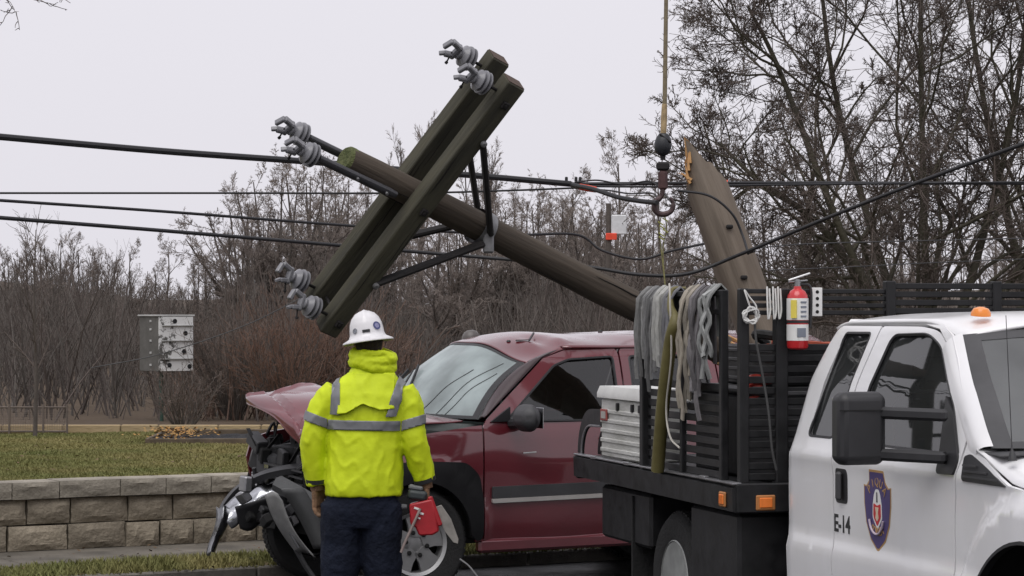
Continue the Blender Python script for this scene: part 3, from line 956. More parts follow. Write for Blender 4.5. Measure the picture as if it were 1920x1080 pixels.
def wheel(parent, x, y, r, wd, rim_r, side, style, loc_name='wheel'):
    """wheel in its own frame: axis along y, outer face towards side"""
    w = empty(loc_name, (x, y, r))
    w.parent = parent
    prof = [(rim_r * .98, -wd / 2 * .9), (rim_r * 1.08, -wd / 2), (r * .90, -wd / 2), (r * .965, -wd * .40), (r, -wd * .28), (r, wd * .28), (r * .965, wd * .40), (r * .90, wd / 2), (rim_r * 1.08, wd / 2), (rim_r * .98, wd / 2 * .9), (rim_r * .98, -wd / 2 * .9)]
    b = MB().lathe(prof, (0, 0, 0), (0, side, 0), 48, False)
    for k in range(60):      # tread blocks
        a = 2 * PI * k / 60
        for q in (-.17, 0, .17):
            c = Vector((math.cos(a + q) * r, q * wd * 1.3, math.sin(a + q) * r))
            b.box(c, (.008, wd * .2, r * 2 * PI / 60 * .62), Matrix.Rotation(-(a + q), 3, 'Y'))
    b.build('tyre', MATS['rubber'], w)
    o = wd / 2
    if style == 'five':
        m = MB()
        m.lathe([(rim_r * .86, o - .10), (rim_r * .90, o - .02), (rim_r, o - .004), (rim_r, o - .03), (rim_r * .93, o - .10), (rim_r * .86, o - .10)], (0, 0, 0), (0, side, 0), 48, False)
        m.lathe([(.075, o - .07), (.078, o - .045), (.06, o - .035), (.0, o - .035)], (0, 0, 0), (0, side, 0), 24)
        for k in range(5):   # broad spokes
            a = 2 * PI * k / 5 + .32
            c, s_ = math.cos(a), math.sin(a)
            pts = []
            def q(rad, off): return (c * rad - s_ * off, s_ * rad + c * off)
            pl = [q(.05, -.055), q(rim_r * .55, -.062), q(rim_r * .88, -.088), q(rim_r * .88, .088), q(rim_r * .55, .062), q(.05, .055)]
            m.prism(pl, (0, side * (o - .055), 0), (1, 0, 0), (0, 0, 1), .028 if side < 0 else -.028)
        m.build('rim', MATS['alloy'], w, angle=30)
        for k in range(6):
            a = 2 * PI * k / 6 + .2
            k5 = MB().lathe([(.017, 0), (.017, .012), (.012, .014)], (math.cos(a) * .085, side * (o - .030), math.sin(a) * .085), (0, side, 0), 10)
            k5.build('lug_nut', MATS['dark_void'], w)
        MB().lathe([(rim_r * .88, o - .13), (.02, o - .13)], (0, 0, 0), (0, side, 0), 32).build('brake_drum', MATS['dark_void'], w)
    else:
        m = MB()
        m.lathe([(rim_r, o - .01), (rim_r * .97, o - .004), (rim_r * .93, o - .02), (rim_r * .86, o - .10), (rim_r * .55, o - .13), (rim_r * .5, o - .085), (rim_r * .3, o - .08), (rim_r * .28, o - .02), (.01, o - .015)], (0, 0, 0), (0, side, 0), 40)
        for k in range(8):
            a = 2 * PI * k / 8
            m.lathe([(.014, -.09), (.014, -.05)], (math.cos(a) * rim_r * .42, side * o, math.sin(a) * rim_r * .42), (0, side, 0), 8)
        m.build('rim', mat('rim_grey', (.30, .31, .30), .5, .3, var=.25, scale=6), w, angle=30)
    return w

# ------------------------------------------------------------------ the white utility truck
TH = math.radians(15.5)
truck = empty('utility_truck', (2.379, 14.498, 0), -(PI / 2 - TH), 'white extended-cab utility truck with black stake flatbed, number E-14 on its door', 'truck')
WT = ([.3, .8, .84, 1.22, 1.30, 1.34, 1.70, 2.0, 2.05], [.95, .975, .955, .962, .975, .955, .885, .78, .70])
def smooth_table(t, sig):
    zz = np.linspace(t[0][0] - .1, t[0][-1] + .1, 400)
    yy = np.interp(zz, *t)
    k = np.exp(-.5 * (np.arange(-60, 61) * (zz[1] - zz[0]) / sig) ** 2); k /= k.sum()
    return zz, np.convolve(np.pad(yy, 60, mode='edge'), k, 'valid')
WT = smooth_table(WT, .022)
def wt(z): return float(np.interp(z, *WT))
XB = ([.4, 1.2, 1.3, 1.68, 1.87, 2.0, 2.05], [.125, .14, .18, .275, .365, .46, .52])
XB = smooth_table(XB, .04)
def xb(z): return float(np.interp(z, *XB))
AC = (3.12, .45)                                  # front wheel centre
def ytr(x, z):
    y = wt(z)
    k = max(0.0, .12 - (x - xb(z))) / .12
    y -= .05 * k * k
    if x > 2.2:
        r_ = math.hypot(x - AC[0], z - AC[1])
        if r_ < .82: y += .045 * min(1, (.82 - r_) / .08)
        y -= max(0, x - 3.0) * .05
    return y
WP = MATS['white_paint']
r_out = [(.23, .42), (.23, 1.28), (.335, 1.68), (.45, 1.91), (.55, 1.985, .06), (1.082, 1.985, .01), (.985, 1.64), (.856, 1.29), (.856, .42)]
r_win = [(.647, 1.945, .03), (.984, 1.947, .03), (.917, 1.646, .2), (.812, 1.394, .04), (.472, 1.392, .04)]
f_out = [(.868, .42), (.868, 1.29), (.998, 1.64), (1.095, 1.985, .03), (1.60, 1.985, .1), (1.80, 1.965, .1), (1.93, 1.90, .1), (2.07, 1.80), (2.40, 1.50, .03), (2.35, 1.30), (2.322, 1.10), (2.315, .42)]
f_win = [(1.07, 1.385, .03), (1.162, 1.656), (1.26, 1.941, .06), (1.683, 1.95, .08), (1.879, 1.886, .06), (2.107, 1.688), (2.20, 1.605), (2.345, 1.385, .03)]
fen = [(2.327, .42), (2.334, 1.10), (2.362, 1.30), (2.415, 1.475), (2.50, 1.445), (2.66, 1.365), (2.90, 1.278), (3.3, 1.245), (3.85, 1.19), (4.0, 1.05), (4.0, .60), (3.80, .55)]
arc = [(AC[0] + .62 * math.cos(a), AC[1] + .60 * math.sin(a)) for a in [math.radians(d) for d in range(5, 176, 9)]]
fen_out = fen[:-1] + [(3.78, .50)] + arc + [(2.50, .42)]
inner = lambda x, z: ytr(x, z) - .045
for sd in (-1, 1):
    d_ = panel('rear_door', rpoly(r_out, .02), [rpoly(r_win, .03)], ytr, WP, truck, sd)
    panel('glass', rpoly(r_win, .03), [], lambda x, z: ytr(x, z) - .018, MATS['truck_glass'], d_, sd, 0, .12)
    d2 = panel('front_door', rpoly(f_out, .02), [rpoly(f_win, .03)], ytr, WP, truck, sd)
    panel('glass', rpoly(f_win, .03), [], lambda x, z: ytr(x, z) - .018, MATS['truck_glass'], d2, sd, 0, .12)
    # black window surrounds
    for dd, win in ((d_, r_win), (d2, f_win)):
        lp = rpoly(win, .03)
        pts = [Vector((p[0], sd * (ytr(*p) - .006), p[1])) for p in lp]
        MB().tube(pts + pts[:1], .010, 5, False).build('window_seal', MATS['black_plastic'], dd)
    panel('front_fender', rpoly(fen_out, .004), [], ytr, WP, truck, sd, .02, .06)
    panel('cab_corner', [(.13, .42), (.14, 1.2), (.165, 1.3), (.275, 1.68), (.365, 1.87), (.46, 1.995), (1.0, 2.022), (1.6, 2.022), (1.80, 2.0), (1.96, 1.945), (2.105, 1.83), (2.43, 1.53), (2.39, 1.505), (2.06, 1.81), (1.925, 1.91), (1.79, 1.976), (1.6, 1.997), (.55, 1.997), (.44, 1.918), (.325, 1.686), (.218, 1.286), (.218, .42)], [], ytr, WP, truck, sd, .02, .06)
    MB().bar((.13, sd * .93, .39), (2.32, sd * .93, .39), .06, .09, bev=.02).build('rocker_panel', WP, truck)
    # black side vent on the fender top
    vent = [(2.405, 1.385, .02), (2.47, 1.40, .02), (2.70, 1.335, .03), (2.885, 1.272, .02), (2.43, 1.272, .02)]
    v_ = panel('side_vent', rpoly(vent, .02), [], lambda x, z: ytr(x, z) + .006, MATS['black_plastic'], truck, sd, .015)
    b = MB()
    for k in range(3):
        z0 = 1.295 + k * .026
        b.bar((2.45, sd * (wt(1.30) + .010), z0), (2.80 - k * .11, sd * (wt(1.30) + .004), z0), .006, .009)
    b.build('louvre', MATS['grey_plastic'], v_)
    # recessed handle
    h_ = panel('handle_recess', rpoly([(.895, 1.065), (.90, 1.245), (1.055, 1.245), (1.05, 1.065)], .03), [], lambda x, z: ytr(x, z) + .003, MATS['black_plastic'], d2, sd, .01)
    MB().box((.985, sd * (wt(1.15) + .022), 1.155), (.05, .028, .15), None, .012).build('door_handle', MATS['grey_plastic'], d2)
    # tow mirror
    mr_ = empty('tow_mirror', (0, 0, 0)); mr_.parent = truck
    panel('mirror_sail', rpoly([(2.11, 1.66, .01), (2.215, 1.585, .01), (2.355, 1.37, .02), (2.345, 1.295, .03), (2.16, 1.29, .03)], .02), [], lambda x, z: ytr(x, z) + .012, MATS['black_plastic'], mr_, sd, .03)
    MB().box((1.95, sd * 1.285, 1.50), (.13, .255, .35), Matrix.Rotation(sd * -.06, 3, 'Z'), .032).build('mirror_head', MATS['black_plastic'], mr_, bevel=.012)
    MB().box((1.878, sd * 1.285, 1.52), (.006, .21, .25), None, .002).build('mirror_glass', MATS['chrome'], mr_)
    MB().box((2.018, sd * 1.285, 1.588), (.006, .252, .006)).build('seam', MATS['dark_void'], mr_)
    for z0 in (1.575, 1.375):
        MB().bar((1.97, sd * 1.19, z0), (2.26, sd * .97, z0 - .005), .06, .058, bev=.015).build('mirror_arm', MATS['black_plastic'], mr_)
# windscreen and A pillars
wse = [(1.985, 1.945), (2.16, 1.80), (2.331, 1.665), (2.51, 1.500), (2.60, 1.43)]
def ws_edge(t):
    s_ = t * (len(wse) - 1); i = min(int(s_), len(wse) - 2); f = s_ - i
    return wse[i][0] * (1 - f) + wse[i + 1][0] * f, wse[i][1] * (1 - f) + wse[i + 1][1] * f
def wscreen(u, v, off=0.0):
    x, z = ws_edge(u)
    h = wt(z) - .03
    y = -h + 2 * h * v
    q = 1 - (y / h) ** 2
    return Vector((x + .16 * q + off * .6, y, z + (.045 * (1 - u)) * q + off * .75))
MB().grid(wscreen, 10, 20).build('windscreen', MATS['windscreen'], truck, recalc=False)
fr = MB()
for rng_u, rng_v in (((0, 1), (0, .055)), ((0, 1), (.945, 1)), ((0, .06), (.055, .945)), ((.90, 1), (.055, .945))):
    fr.grid(lambda u, v: wscreen(rng_u[0] + (rng_u[1] - rng_u[0]) * u, rng_v[0] + (rng_v[1] - rng_v[0]) * v, .003), 10, 16 if rng_v[1] - rng_v[0] > .5 else 3)
fr.build('windscreen_border', MATS['grey_plastic'], truck, recalc=False)
ap = MB()
for sd in (-1, 1):
    def apf(u, v, sd=sd):
        x, z = ws_edge(u)
        x0, z0 = x - .085, z - .075
        if u > .8: z0 = z - .075 + (u - .8) * .2
        a = Vector((x0, sd * (ytr(x0, z0)), z0)); c = Vector((x + .012, sd * (wt(z) - .035), z + .012))
        p = a.lerp(c, v)
        p.y += sd * .018 * math.sin(v * PI); p.z += .012 * math.sin(v * PI)
        return p
    MB().grid(apf, 14, 6).build('pillar', WP, truck, angle=50)
# roof
def roof(u, v):
    y = -1 + 2 * v
    x0, x1 = .46, 1.99 + .16 * (1 - y * y)
    x = x0 + (x1 - x0) * u
    z = 2.016 + .050 * (1 - abs(y) ** 3) - .012 * (1 - u) ** 2 - (.085 * max(0, (u - .72) / .28) ** 2 if u > .72 else 0) * (.5 + .5 * abs(y) ** 2)
    if u < .12: z -= .03 * ((.12 - u) / .12) ** 2
    return Vector((x, y * .775, z))
MB().grid(roof, 24, 24).build('roof', WP, truck, angle=60, solid=.015)
# back of the cab with its window
def cback(u, v):
    z = .42 + 1.60 * u
    y = (-1 + 2 * v) * (wt(z) - .045)
    return Vector((xb(z) + .02 - .035 * (1 - (y / .95) ** 2), y, z))
MB().grid(cback, 16, 14).build('cab_back', WP, truck, angle=60, solid=.015)
MB().box((.255, 0, 1.68), (.012, 1.1, .36), Matrix.Rotation(.22, 3, 'Y'), .004).build('rear_window', MATS['dark_void'], truck)
# hood, cowl, front
def hood(u, v):
    y = -1 + 2 * v
    x = 2.53 + .14 * (1 - y * y) * (1 - u) + 1.41 * u
    ze = np.interp(x, [2.45, 2.6, 2.9, 3.3, 3.85, 4.0], [1.445, 1.40, 1.282, 1.248, 1.195, 1.16])
    zc = np.interp(x, [2.45, 2.75, 3.2, 3.7, 4.0], [1.45, 1.43, 1.40, 1.35, 1.28])
    a = abs(y)
    z = ze + (zc - ze) * (1 - a ** 4) ** 1.0
    return Vector((x, y * (.95 - .03 * u), z + .004))
MB().grid(hood, 20, 24).build('bonnet', WP, truck, angle=50, solid=.012)
MB().grid(lambda u, v: Vector((2.40 + .34 * u, (-.93 + 1.86 * v), 1.425 + .03 * (1 - (2 * v - 1) ** 2) - .02 * u)), 4, 14).build('cowl', MATS['grey_plastic'], truck, solid=.01)
MB().box((4.02, 0, .93), (.10, 1.7, .50), None, .04).build('grille', MATS['chrome'], truck)
for sd in (-1, 1): MB().box((4.0, sd * .78, .98), (.10, .26, .34), None, .04).build('headlight', MATS['label_white'], truck)
MB().box((4.12, 0, .55), (.16, 2.0, .24), None, .04).build('front_bumper', MATS['chrome'], truck)
# wiper, antenna, roof lights
MB().bar((2.72, -.55, 1.485), (2.60, .15, 1.545), .02, .03, bev=.005).build('wiper', MATS['black_plastic'], truck)
MB().lathe([(.022, 0), (.016, .03), (.006, .05), (.0022, .08), (.0018, .66)], (2.80, -.90, 1.385), (-.1, 0, 1), 8).build('antenna', MATS['black_plastic'], truck)
for y in (-.62, -.22, 0, .22, .62):
    MB().lathe([(.050, 0), (.048, .018), (.036, .036), (.012, .044)], (1.90, y, 2.03 + .015 * (1 - y * y)), (.12, 0, 1), 16).build('roof_light', MATS['amber'], truck)
# interior
MB().box((2.35, 0, 1.28), (.55, 1.7, .22), None, .06).build('dashboard', MATS['black_plastic'], truck)
for y in (-.45, .45):
    s_ = empty('seat', (1.35, y, 0)); s_.parent = truck
    MB().box((.1, 0, .98), (.55, .55, .16), None, .05).build('cushion', MATS['seat_cloth'], s_)
    MB().box((-.22, 0, 1.33), (.16, .54, .62), Matrix.Rotation(-.18, 3, 'Y'), .06).build('backrest', MATS['seat_cloth'], s_)
    MB().box((-.30, 0, 1.74), (.10, .28, .17), Matrix.Rotation(-.12, 3, 'Y'), .04).build('headrest', MATS['seat_cloth'], s_)
st = [Vector((1.98, .45 + .19 * math.cos(a), 1.40 + .19 * math.sin(a))) + Vector((-.35 * .19 * -math.sin(a), 0, 0)) for a in [2 * PI * k / 24 for k in range(25)]]
MB().tube(st, .015, 6, False).build('steering_wheel', MATS['black_plastic'], truck)
MB().box((2.08, 0, 1.83), (.03, .25, .07), None, .01).build('interior_mirror', MATS['black_plastic'], truck)
MB().box((1.2, 0, .62), (2.2, 1.7, .3)).build('cab_floor', MATS['dark_void'], truck)
# door markings
for sd in (-1,):
    def M4(x, z, off): return Matrix.Translation((x, -(ytr(x, z) + off), z)) @ Matrix.Rotation(PI / 2, 4, 'X')
    text('E-14', .125, MATS['black_plastic'], truck, M4(.972, .915, .002), 'door_number', spacing=.95, bold=.003)
    sh = empty('door_shield', (0, 0, 0)); sh.parent = truck
    base = [(-.088, .40), (.088, .40), (.098, .335), (.165, .30), (.165, .20), (.145, .10), (.075, -.02 + .0), (.0, -.0)]
    def shield(k, off, m, nm):
        pl = [(-.088, .402), (.088, .402), (.100, .345), (.135, .318), (.168, .322), (.166, .23), (.145, .13), (.09, .045), (.012, -.005), (-.012, -.005), (-.09, .045), (-.145, .13), (-.166, .23), (-.168, .322), (-.135, .318), (-.100, .345)]
        cz = .2
        pl = [(1.435 + a * k, .862 + cz + (b_ - cz) * k) for a, b_ in pl]
        return panel(nm, pl, [], lambda x, z: ytr(x, z) + off, m, sh, -1, .001, .1)
    shield(1.0, .002, MATS['gold'], 'shield_border')
    shield(.94, .0032, MATS['shield_blue'], 'shield_field')
    def blob(pts, off, m, nm): return panel(nm, [(1.435 + a, .862 + b_) for a, b_ in pts], [], lambda x, z: ytr(x, z) + off, m, sh, -1, .001, .2)
    blob(rpoly([(-.055, .225), (-.04, .275), (-.018, .305), (.018, .305), (.04, .275), (.055, .225), (.058, .16), (.0, .10), (-.058, .16)], .01), .0044, MATS['label_white'], 'crest_ground')
    blob(rpoly([(-.044, .235), (.0, .222), (.044, .235), (.046, .165), (.0, .118), (-.046, .165)], .012), .0056, MATS['sign_red'], 'crest_heart')
    blob([(-.022, .215), (.022, .215), (.012, .185), (.02, .16), (.0, .145), (-.02, .16), (-.012, .185)], .0068, mat('cream', (.70, .58, .42), .5), 'crest_mark')
    blob(rpoly([(-.008, .24), (.008, .24), (.006, .29), (-.006, .29)], .002), .0056, MATS['black_plastic'], 'crest_tower')
    ar = [Vector((1.435 + .085 * math.sin(a), -(wt(.98) + .012), .862 + .165 - .085 * math.cos(a))) for a in [math.radians(k) for k in range(-80, 81, 10)]]
    MB().tube(ar, .006, 6).build('crest_wreath', mat('wreath', (.50, .42, .50), .5), sh)
    for word, sgn in (('PIQUA', 1), ('POWER', -1)):
        for k, ch in enumerate(word):
            a = math.radians((k - 2) * 24)
            if sgn > 0: cx, cz, ra = .105 * math.sin(a), .212 + .112 * math.cos(a), -a
            else: cx, cz, ra = .075 * math.sin(a) * 1.15, .072 + .035 * (1 - math.cos(a)) , a * .4
            x, z = 1.435 + cx, .862 + cz
            M = Matrix.Translation((x, -(ytr(x, z) + .0052), z)) @ Matrix.Rotation(PI / 2, 4, 'X') @ Matrix.Rotation(ra, 4, 'Z')
            text(ch, .062, MATS['gold'], sh, M, 'letter')

# flatbed
BMt = MATS['black_metal']
fb = empty('flatbed', (0, 0, 0)); fb.parent = truck
MB().box((-1.515, 0, 1.075), (3.0, 2.36, .045)).build('deck', BMt, fb)
for sd in (-1, 1):
    MB().sweep([(0, .0), (.03, .006), (.034, .135), (.0, .15), (-.04, .15), (-.04, 0)], [(-3.03, sd * 1.17, .962), (0.0, sd * 1.17, .945)], up=(0, 0, 1)).build('side_sill', BMt, fb) if sd < 0 else MB().box((-1.515, 1.18, 1.03), (3.03, .05, .14), None, .006).build('side_sill', BMt, fb)
    MB().bar((-3.03, sd * 1.175, 1.112), (0, sd * 1.175, 1.106), .055, .012, bev=.003).build('sill_edge', MATS['steel'], fb)
    for k, x in enumerate((-2.6, -1.9, -1.2, -.5)):
        MB().box((x, sd * 1.19, 1.112), (.10, .03, .022), None, .004).build('stake_pocket', MATS['steel'], fb)
MB().box((-.012, 0, 1.025), (.05, 2.36, .165), None, .008).build('front_sill', BMt, fb)
MB().box((-3.03, 0, 1.025), (.05, 2.36, .15), None, .008).build('rear_sill', BMt, fb)
for c, d, nm in (((-.144, -1.207, 1.012), (.10, .014, .085), 's'), ((.016, -1.012, 1.0), (.014, .115, .085), 'f'), ((.016, 1.012, 1.0), (.014, .115, .085), 'f')):
    mk = MB().box(c, d, None, .012).build('marker_light', mat('amber_dark', (.42, .17, .05), .4), fb)
    e = [x * .66 for x in d]
    i = 1 if nm == 's' else 0
    e[i] = .012
    cc = list(c); cc[i] += -.007 if nm == 's' else .007
    MB().box(cc, e, None, .004).build('lens', mat('amber_lens', (.80, .20, .03), .3), mk)
# chassis
MB().box((.4, 0, .66), (6.6, .9, .22), None, .02).build('chassis', MATS['dark_void'], truck)
for sd in (-1, 1):
    MB().box((-.50, sd * .93, .70), (.80, .40, .46), None, .02).build('underbody_box', BMt, truck)
    MB().box((-2.2, sd * .80, .76), (1.0, .62, .34), None, .02).build('underbody_box', BMt, truck)
    MB().box((-2.02, sd * .85, .50), (.02, .55, .80), None, .004).build('mud_flap', MATS['rubber'], truck)
MB().lathe([(.14, -.9), (.14, .9)], (-1.34, 0, .42), (0, 1, 0), 14).build('rear_axle', MATS['dark_void'], truck)
for sd in (-1, 1):
    wheel(truck, -1.34, sd * .965, .425, .235, .255, sd, 'dish')
    wheel(truck, -1.34, sd * .68, .425, .235, .255, sd, 'dish')
    wheel(truck, AC[0], sd * .84, .425, .25, .255, sd, 'dish')
    MB().sweep([(0, -.02), (.015, -.02), (.015, .02), (0, .02)], [Vector((AC[0] + .615 * math.cos(a), sd * .99, AC[1] + .598 * math.sin(a))) for a in [math.radians(d) for d in range(0, 181, 6)]], up=(0, 1, 0)).build('arch_lip', MATS['black_plastic'], truck)
    MB().grid(lambda u, v: Vector((AC[0] + .66 * math.cos(PI * u), sd * (.94 - .5 * v), AC[1] + .64 * math.sin(PI * u))), 20, 2).build('wheel_liner', MATS['dark_void'], truck)
# stake rack: each post and slat a piece
rk = empty('stake_rack', (0, 0, 0)); rk.parent = truck
def rpost(x, y, z1, w=.055): MB().box((x, y, (1.09 + z1) / 2), (w, w, z1 - 1.09), None, .006).build('post', BMt, rk)
for sd in (-1, 1):
    rpost(-1.63, sd * 1.165, 2.19, .06)
    rpost(-.24, sd * 1.165, 2.185, .045)
    rpost(-.93, sd * 1.165, 2.18, .035)
    MB().box((-.935, sd * 1.175, 2.165), (1.41, .03, .035), None, .005).build('slat', BMt, rk)
    MB().box((-.935, sd * 1.170, 2.06), (1.41, .02, .03), None, .004).build('slat', BMt, rk)
    for k in range(9):
        MB().box((-.935, sd * 1.150, 1.135 + k * .062), (1.41, .016, .042), None, .004).build('slat', BMt, rk)
rpost(-.05, -1.12, 2.19)
rpost(-.05, -.90, 2.19, .07)
rpost(-.05, -.24, 2.235, .06)
rpost(-.05, .42, 2.235)
rpost(-.05, 1.12, 2.235)
for k in range(4):
    MB().box((-.05, -.69, 2.055 + k * .040), (.024, .84, .026), None, .004).build('slat', BMt, rk)
    MB().box((-.05, .44, 2.065 + k * .047), (.024, 1.30, .034), None, .004).build('slat', BMt, rk)
for k in range(13):
    MB().box((-.05, 0, 1.14 + k * .060), (.022, 2.2, .040), None, .004).build('slat', BMt, rk)
for k in range(5):
    MB().box((-.10, -.76, 2.06 + k * .0), (.02, .25, .03)) if False else None
o = MB().box((-.0, -.70, 2.115), (.012, .062, .16), None, .003).build('perforated_bracket', MATS['label_white'], rk)
hb = MB()
for k in range(4): hb.lathe([(.010, 0), (.010, .003)], (.005, -.70, 2.06 + k * .037), (1, 0, 0), 10)
hb.build('hole', MATS['dark_void'], o)

# ------------------------------------------------------------------ things carried on the truck
def T(x, y, z): return truck_M @ Vector((x, y, z))
truck_M = Matrix.Translation((2.379, 14.498, 0)) @ Matrix.Rotation(-(PI / 2 - TH), 4, 'Z')
TRZ = -(PI / 2 - TH)
def tr_thing(name, loc, label, cat, group=None):
    return empty(name, T(*loc), TRZ, label, cat, group)

# tool chest
tcx = tr_thing('tool_chest', (-2.16, -1.0, 1.12), 'worn white ribbed tool chest standing on the rear of the truck bed', 'chest')
mch = mat('worn_white', (.40, .40, .37), .6, var=.1, scale=3, col2=(.62, .62, .60), bump=.3, bscale=20, stretch=(1, 1, 3))
MB().box((0, 0, .19), (.84, .30, .38), None, .012).build('body', mch, tcx)
for k in range(5): MB().box((0, -.153, .05 + k * .062), (.83, .012, .028), None, .005).build('rib', mch, tcx)
MB().sweep([(-.17, 0), (-.17, .03), (-.15, .075), (.15, .075), (.17, .03), (.17, 0)], [(-.45, 0, .385), (.44, 0, .385)]).build('lid', mat('worn_white_lid', (.66, .66, .64), .5, var=.12, scale=4), tcx)
lt = MB().box((-.32, -.163, .275), (.13, .012, .075), None, .004).build('label_plate', mat('dull_red', (.30, .07, .06), .6), tcx)
MB().box((-.315, -.170, .275), (.09, .004, .045)).build('plate_face', mat('plate_grey', (.42, .40, .37), .6), lt)
for x in (-.05, .25, .40): MB().box((x, -.158, .335), (.03, .02, .05), None, .004).build('latch', MATS['black_metal'], tcx)
for k in range(8): MB().box((.43, -.12, .05 + .045 * k), (.02, .05, .022), None, .003).build('hinge_knuckle', MATS['black_metal'], tcx)

# curved guard at the tail of the bed
gd = tr_thing('curved_guard', (-2.80, -1.14, 1.11), 'black curved guard with bright rim at the rear corner of the truck bed', 'guard')
arcp = [(-.21 + .19 * (1 - math.cos(a)), 0, .20 * math.sin(a)) for a in [math.radians(k) for k in range(0, 91, 9)]] + [(.20, 0, .205)]
MB().sweep([(-.005, -.006), (.11, -.006), (.11, .006), (-.005, .006)], arcp, up=(0, 1, 0)).build('skin', MATS['black_metal'], gd)
MB().tube([(p[0], -.012, p[2]) for p in arcp], .008, 6).build('rim', MATS['steel'], gd)
MB().prism([(p[0], p[2]) for p in arcp] + [(.20, 0)], (0, .10, 0), (1, 0, 0), (0, 0, 1), -.01).build('cheek', MATS['black_metal'], gd)

# fire extinguisher on the front corner post
fx = tr_thing('fire_extinguisher', (.035, -.83, 1.85), 'red fire extinguisher with white labels strapped to the front of the truck rack', 'fire extinguisher')
mred = mat('extinguisher_red', (.52, .018, .022), .28, var=.06, coat=.5)
MB().lathe([(.04, 0), (.056, .008), (.060, .02), (.060, .27), (.056, .30), (.042, .325), (.022, .338), (.020, .352)], (0, 0, 0), (0, 0, 1), 24).build('cylinder', mred, fx)
lb = MB().lathe([(.0612, .165), (.0612, .285)], (0, 0, 0), (0, 0, 1), 24).build('label', MATS['label_white'], fx)
lb2 = MB().lathe([(.0612, .05), (.0612, .14)], (0, 0, 0), (0, 0, 1), 24).build('label', MATS['label_white'], fx)
MB().box((.052, -.042, .225), (.022, .03, .10), Matrix.Rotation(-.7, 3, 'Z')).build('yellow_strip', mat('yellow', (.75, .62, .10), .5), lb)
for k in range(4):
    MB().box((.060, .012, .185 + k * .026), (.006, .035, .010), Matrix.Rotation(.2, 3, 'Z')).build('print_block', mat('print_grey', (.18, .2, .24), .6), lb)
MB().box((.060, .0, .095), (.006, .05, .05)).build('print_block', mat('print_grey', (.18, .2, .24), .6), lb2)
MB().lathe([(.0625, .148), (.0625, .162)], (0, 0, 0), (0, 0, 1), 24).build('strap', MATS['black_plastic'], fx)
MB().lathe([(.017, .35), (.017, .385), (.01, .39)], (0, 0, 0), (0, 0, 1), 12).build('valve', MATS['steel'], fx)
MB().bar((-.01, -.05, .385), (.0, .075, .425), .016, .010, bev=.003).build('lever', mat('bright', (.72, .72, .72), .35, .4), fx)
MB().bar((-.01, -.05, .375), (.0, .06, .385), .014, .010, bev=.003).build('carry_handle', MATS['steel'], fx)
MB().tube(spline([(0, .015, .365), (.01, .07, .35), (.015, .075, .25), (.015, .068, .12)], 5), .008, 6).build('hose', MATS['black_plastic'], fx)

# slings, ropes and tubing hung over the side rack
def ribbon(b, x, ztop, zbot, w, r, wav=.0, back=.35, th=.010, y=-1.21, ph=0.0, dx=0.0):
    pts = []
    z = zbot + back * (ztop - zbot)
    pts.append((x + r.uniform(-.01, .01), -1.13, z)); pts.append((x, -1.135, ztop - .02)); pts.append((x, -1.165, ztop + .01)); pts.append((x, -1.198, ztop - .02))
    nseg = 12
    for k in range(1, nseg + 1):
        t = k / nseg
        pts.append((x + dx * t + wav * math.sin(ph + t * 16), y - .012 * math.sin(t * 3) + wav * .6 * math.cos(ph + t * 13), ztop - .02 - (ztop - .02 - zbot) * t))
    pts = [T(*p) for p in pts]
    U = (T(1, 0, 0) - T(0, 0, 0))
    b.sweep([(-th / 2, -w / 2), (th / 2, -w / 2), (th / 2, w / 2), (-th / 2, w / 2)], pts, up=U)
straps = [
    (-1.52, 4, 0.48, 0.046, (0.173, 0.173, 0.169), .004, 'pale grey looped sling, rearmost of those hung on the truck rack'),
    (-1.36, 5, 0.64, 0.043, (0.115, 0.115, 0.115), .006, 'dark grey sling bundle hung second from the rear of the truck rack'),
    (-1.20, 4, 0.43, 0.062, (0.259, 0.259, 0.245), .003, 'light grey flat sling beside the olive tube on its rear side'),
    (-1.04, 4, 0.53, 0.046, (.13, .13, .14), .004, 'charcoal strap bundle behind the top of the olive tube'),
    (-.72, 5, 0.67, 0.046, (0.216, 0.194, 0.158), .012, 'wavy tan and grey webbing bundle just forward of the olive tube'),
    (-.55, 5, 0.74, 0.046, (0.122, 0.115, 0.119), .012, 'wavy dark grey webbing bundle in the middle of the rack'),
    (-.36, 4, 0.46, 0.053, (0.238, 0.245, 0.238), .014, 'crinkled light grey webbing at the front end of the side rack'),
]
rs_ = random.Random(17)
for i, (x, n_, L, w_, c, wv, lab) in enumerate(straps):
    root = empty('lifting_sling', T(x, -1.2, 2.18 - L), TRZ, lab, 'sling', 'slings hung over the truck rack')
    inv = root.matrix_basis.inverted()
    for k in range(n_):
        b = MB()
        g_ = rs_.uniform(.55, 1.7); cc = tuple(v * g_ for v in c)
        ribbon(b, x + (k - n_ / 2 + .5) * w_ * .72, 2.188 + rs_.uniform(0, .02), 2.18 - L * rs_.uniform(.72, 1.12), w_ * rs_.uniform(.8, 1.2), rs_, wv, rs_.uniform(.3, .8), y=-1.21 - rs_.uniform(0, .03), ph=rs_.uniform(0, 6), dx=rs_.uniform(-.03, .03))
        b.v = [tuple(Vector(v) - root.location) for v in b.v]
        o = b.build('web', mat('web_%d_%d' % (i, k), cc, .85, var=.2, scale=30), root, angle=50)
        o.matrix_parent_inverse = Matrix.Rotation(-TRZ, 4, 'Z')
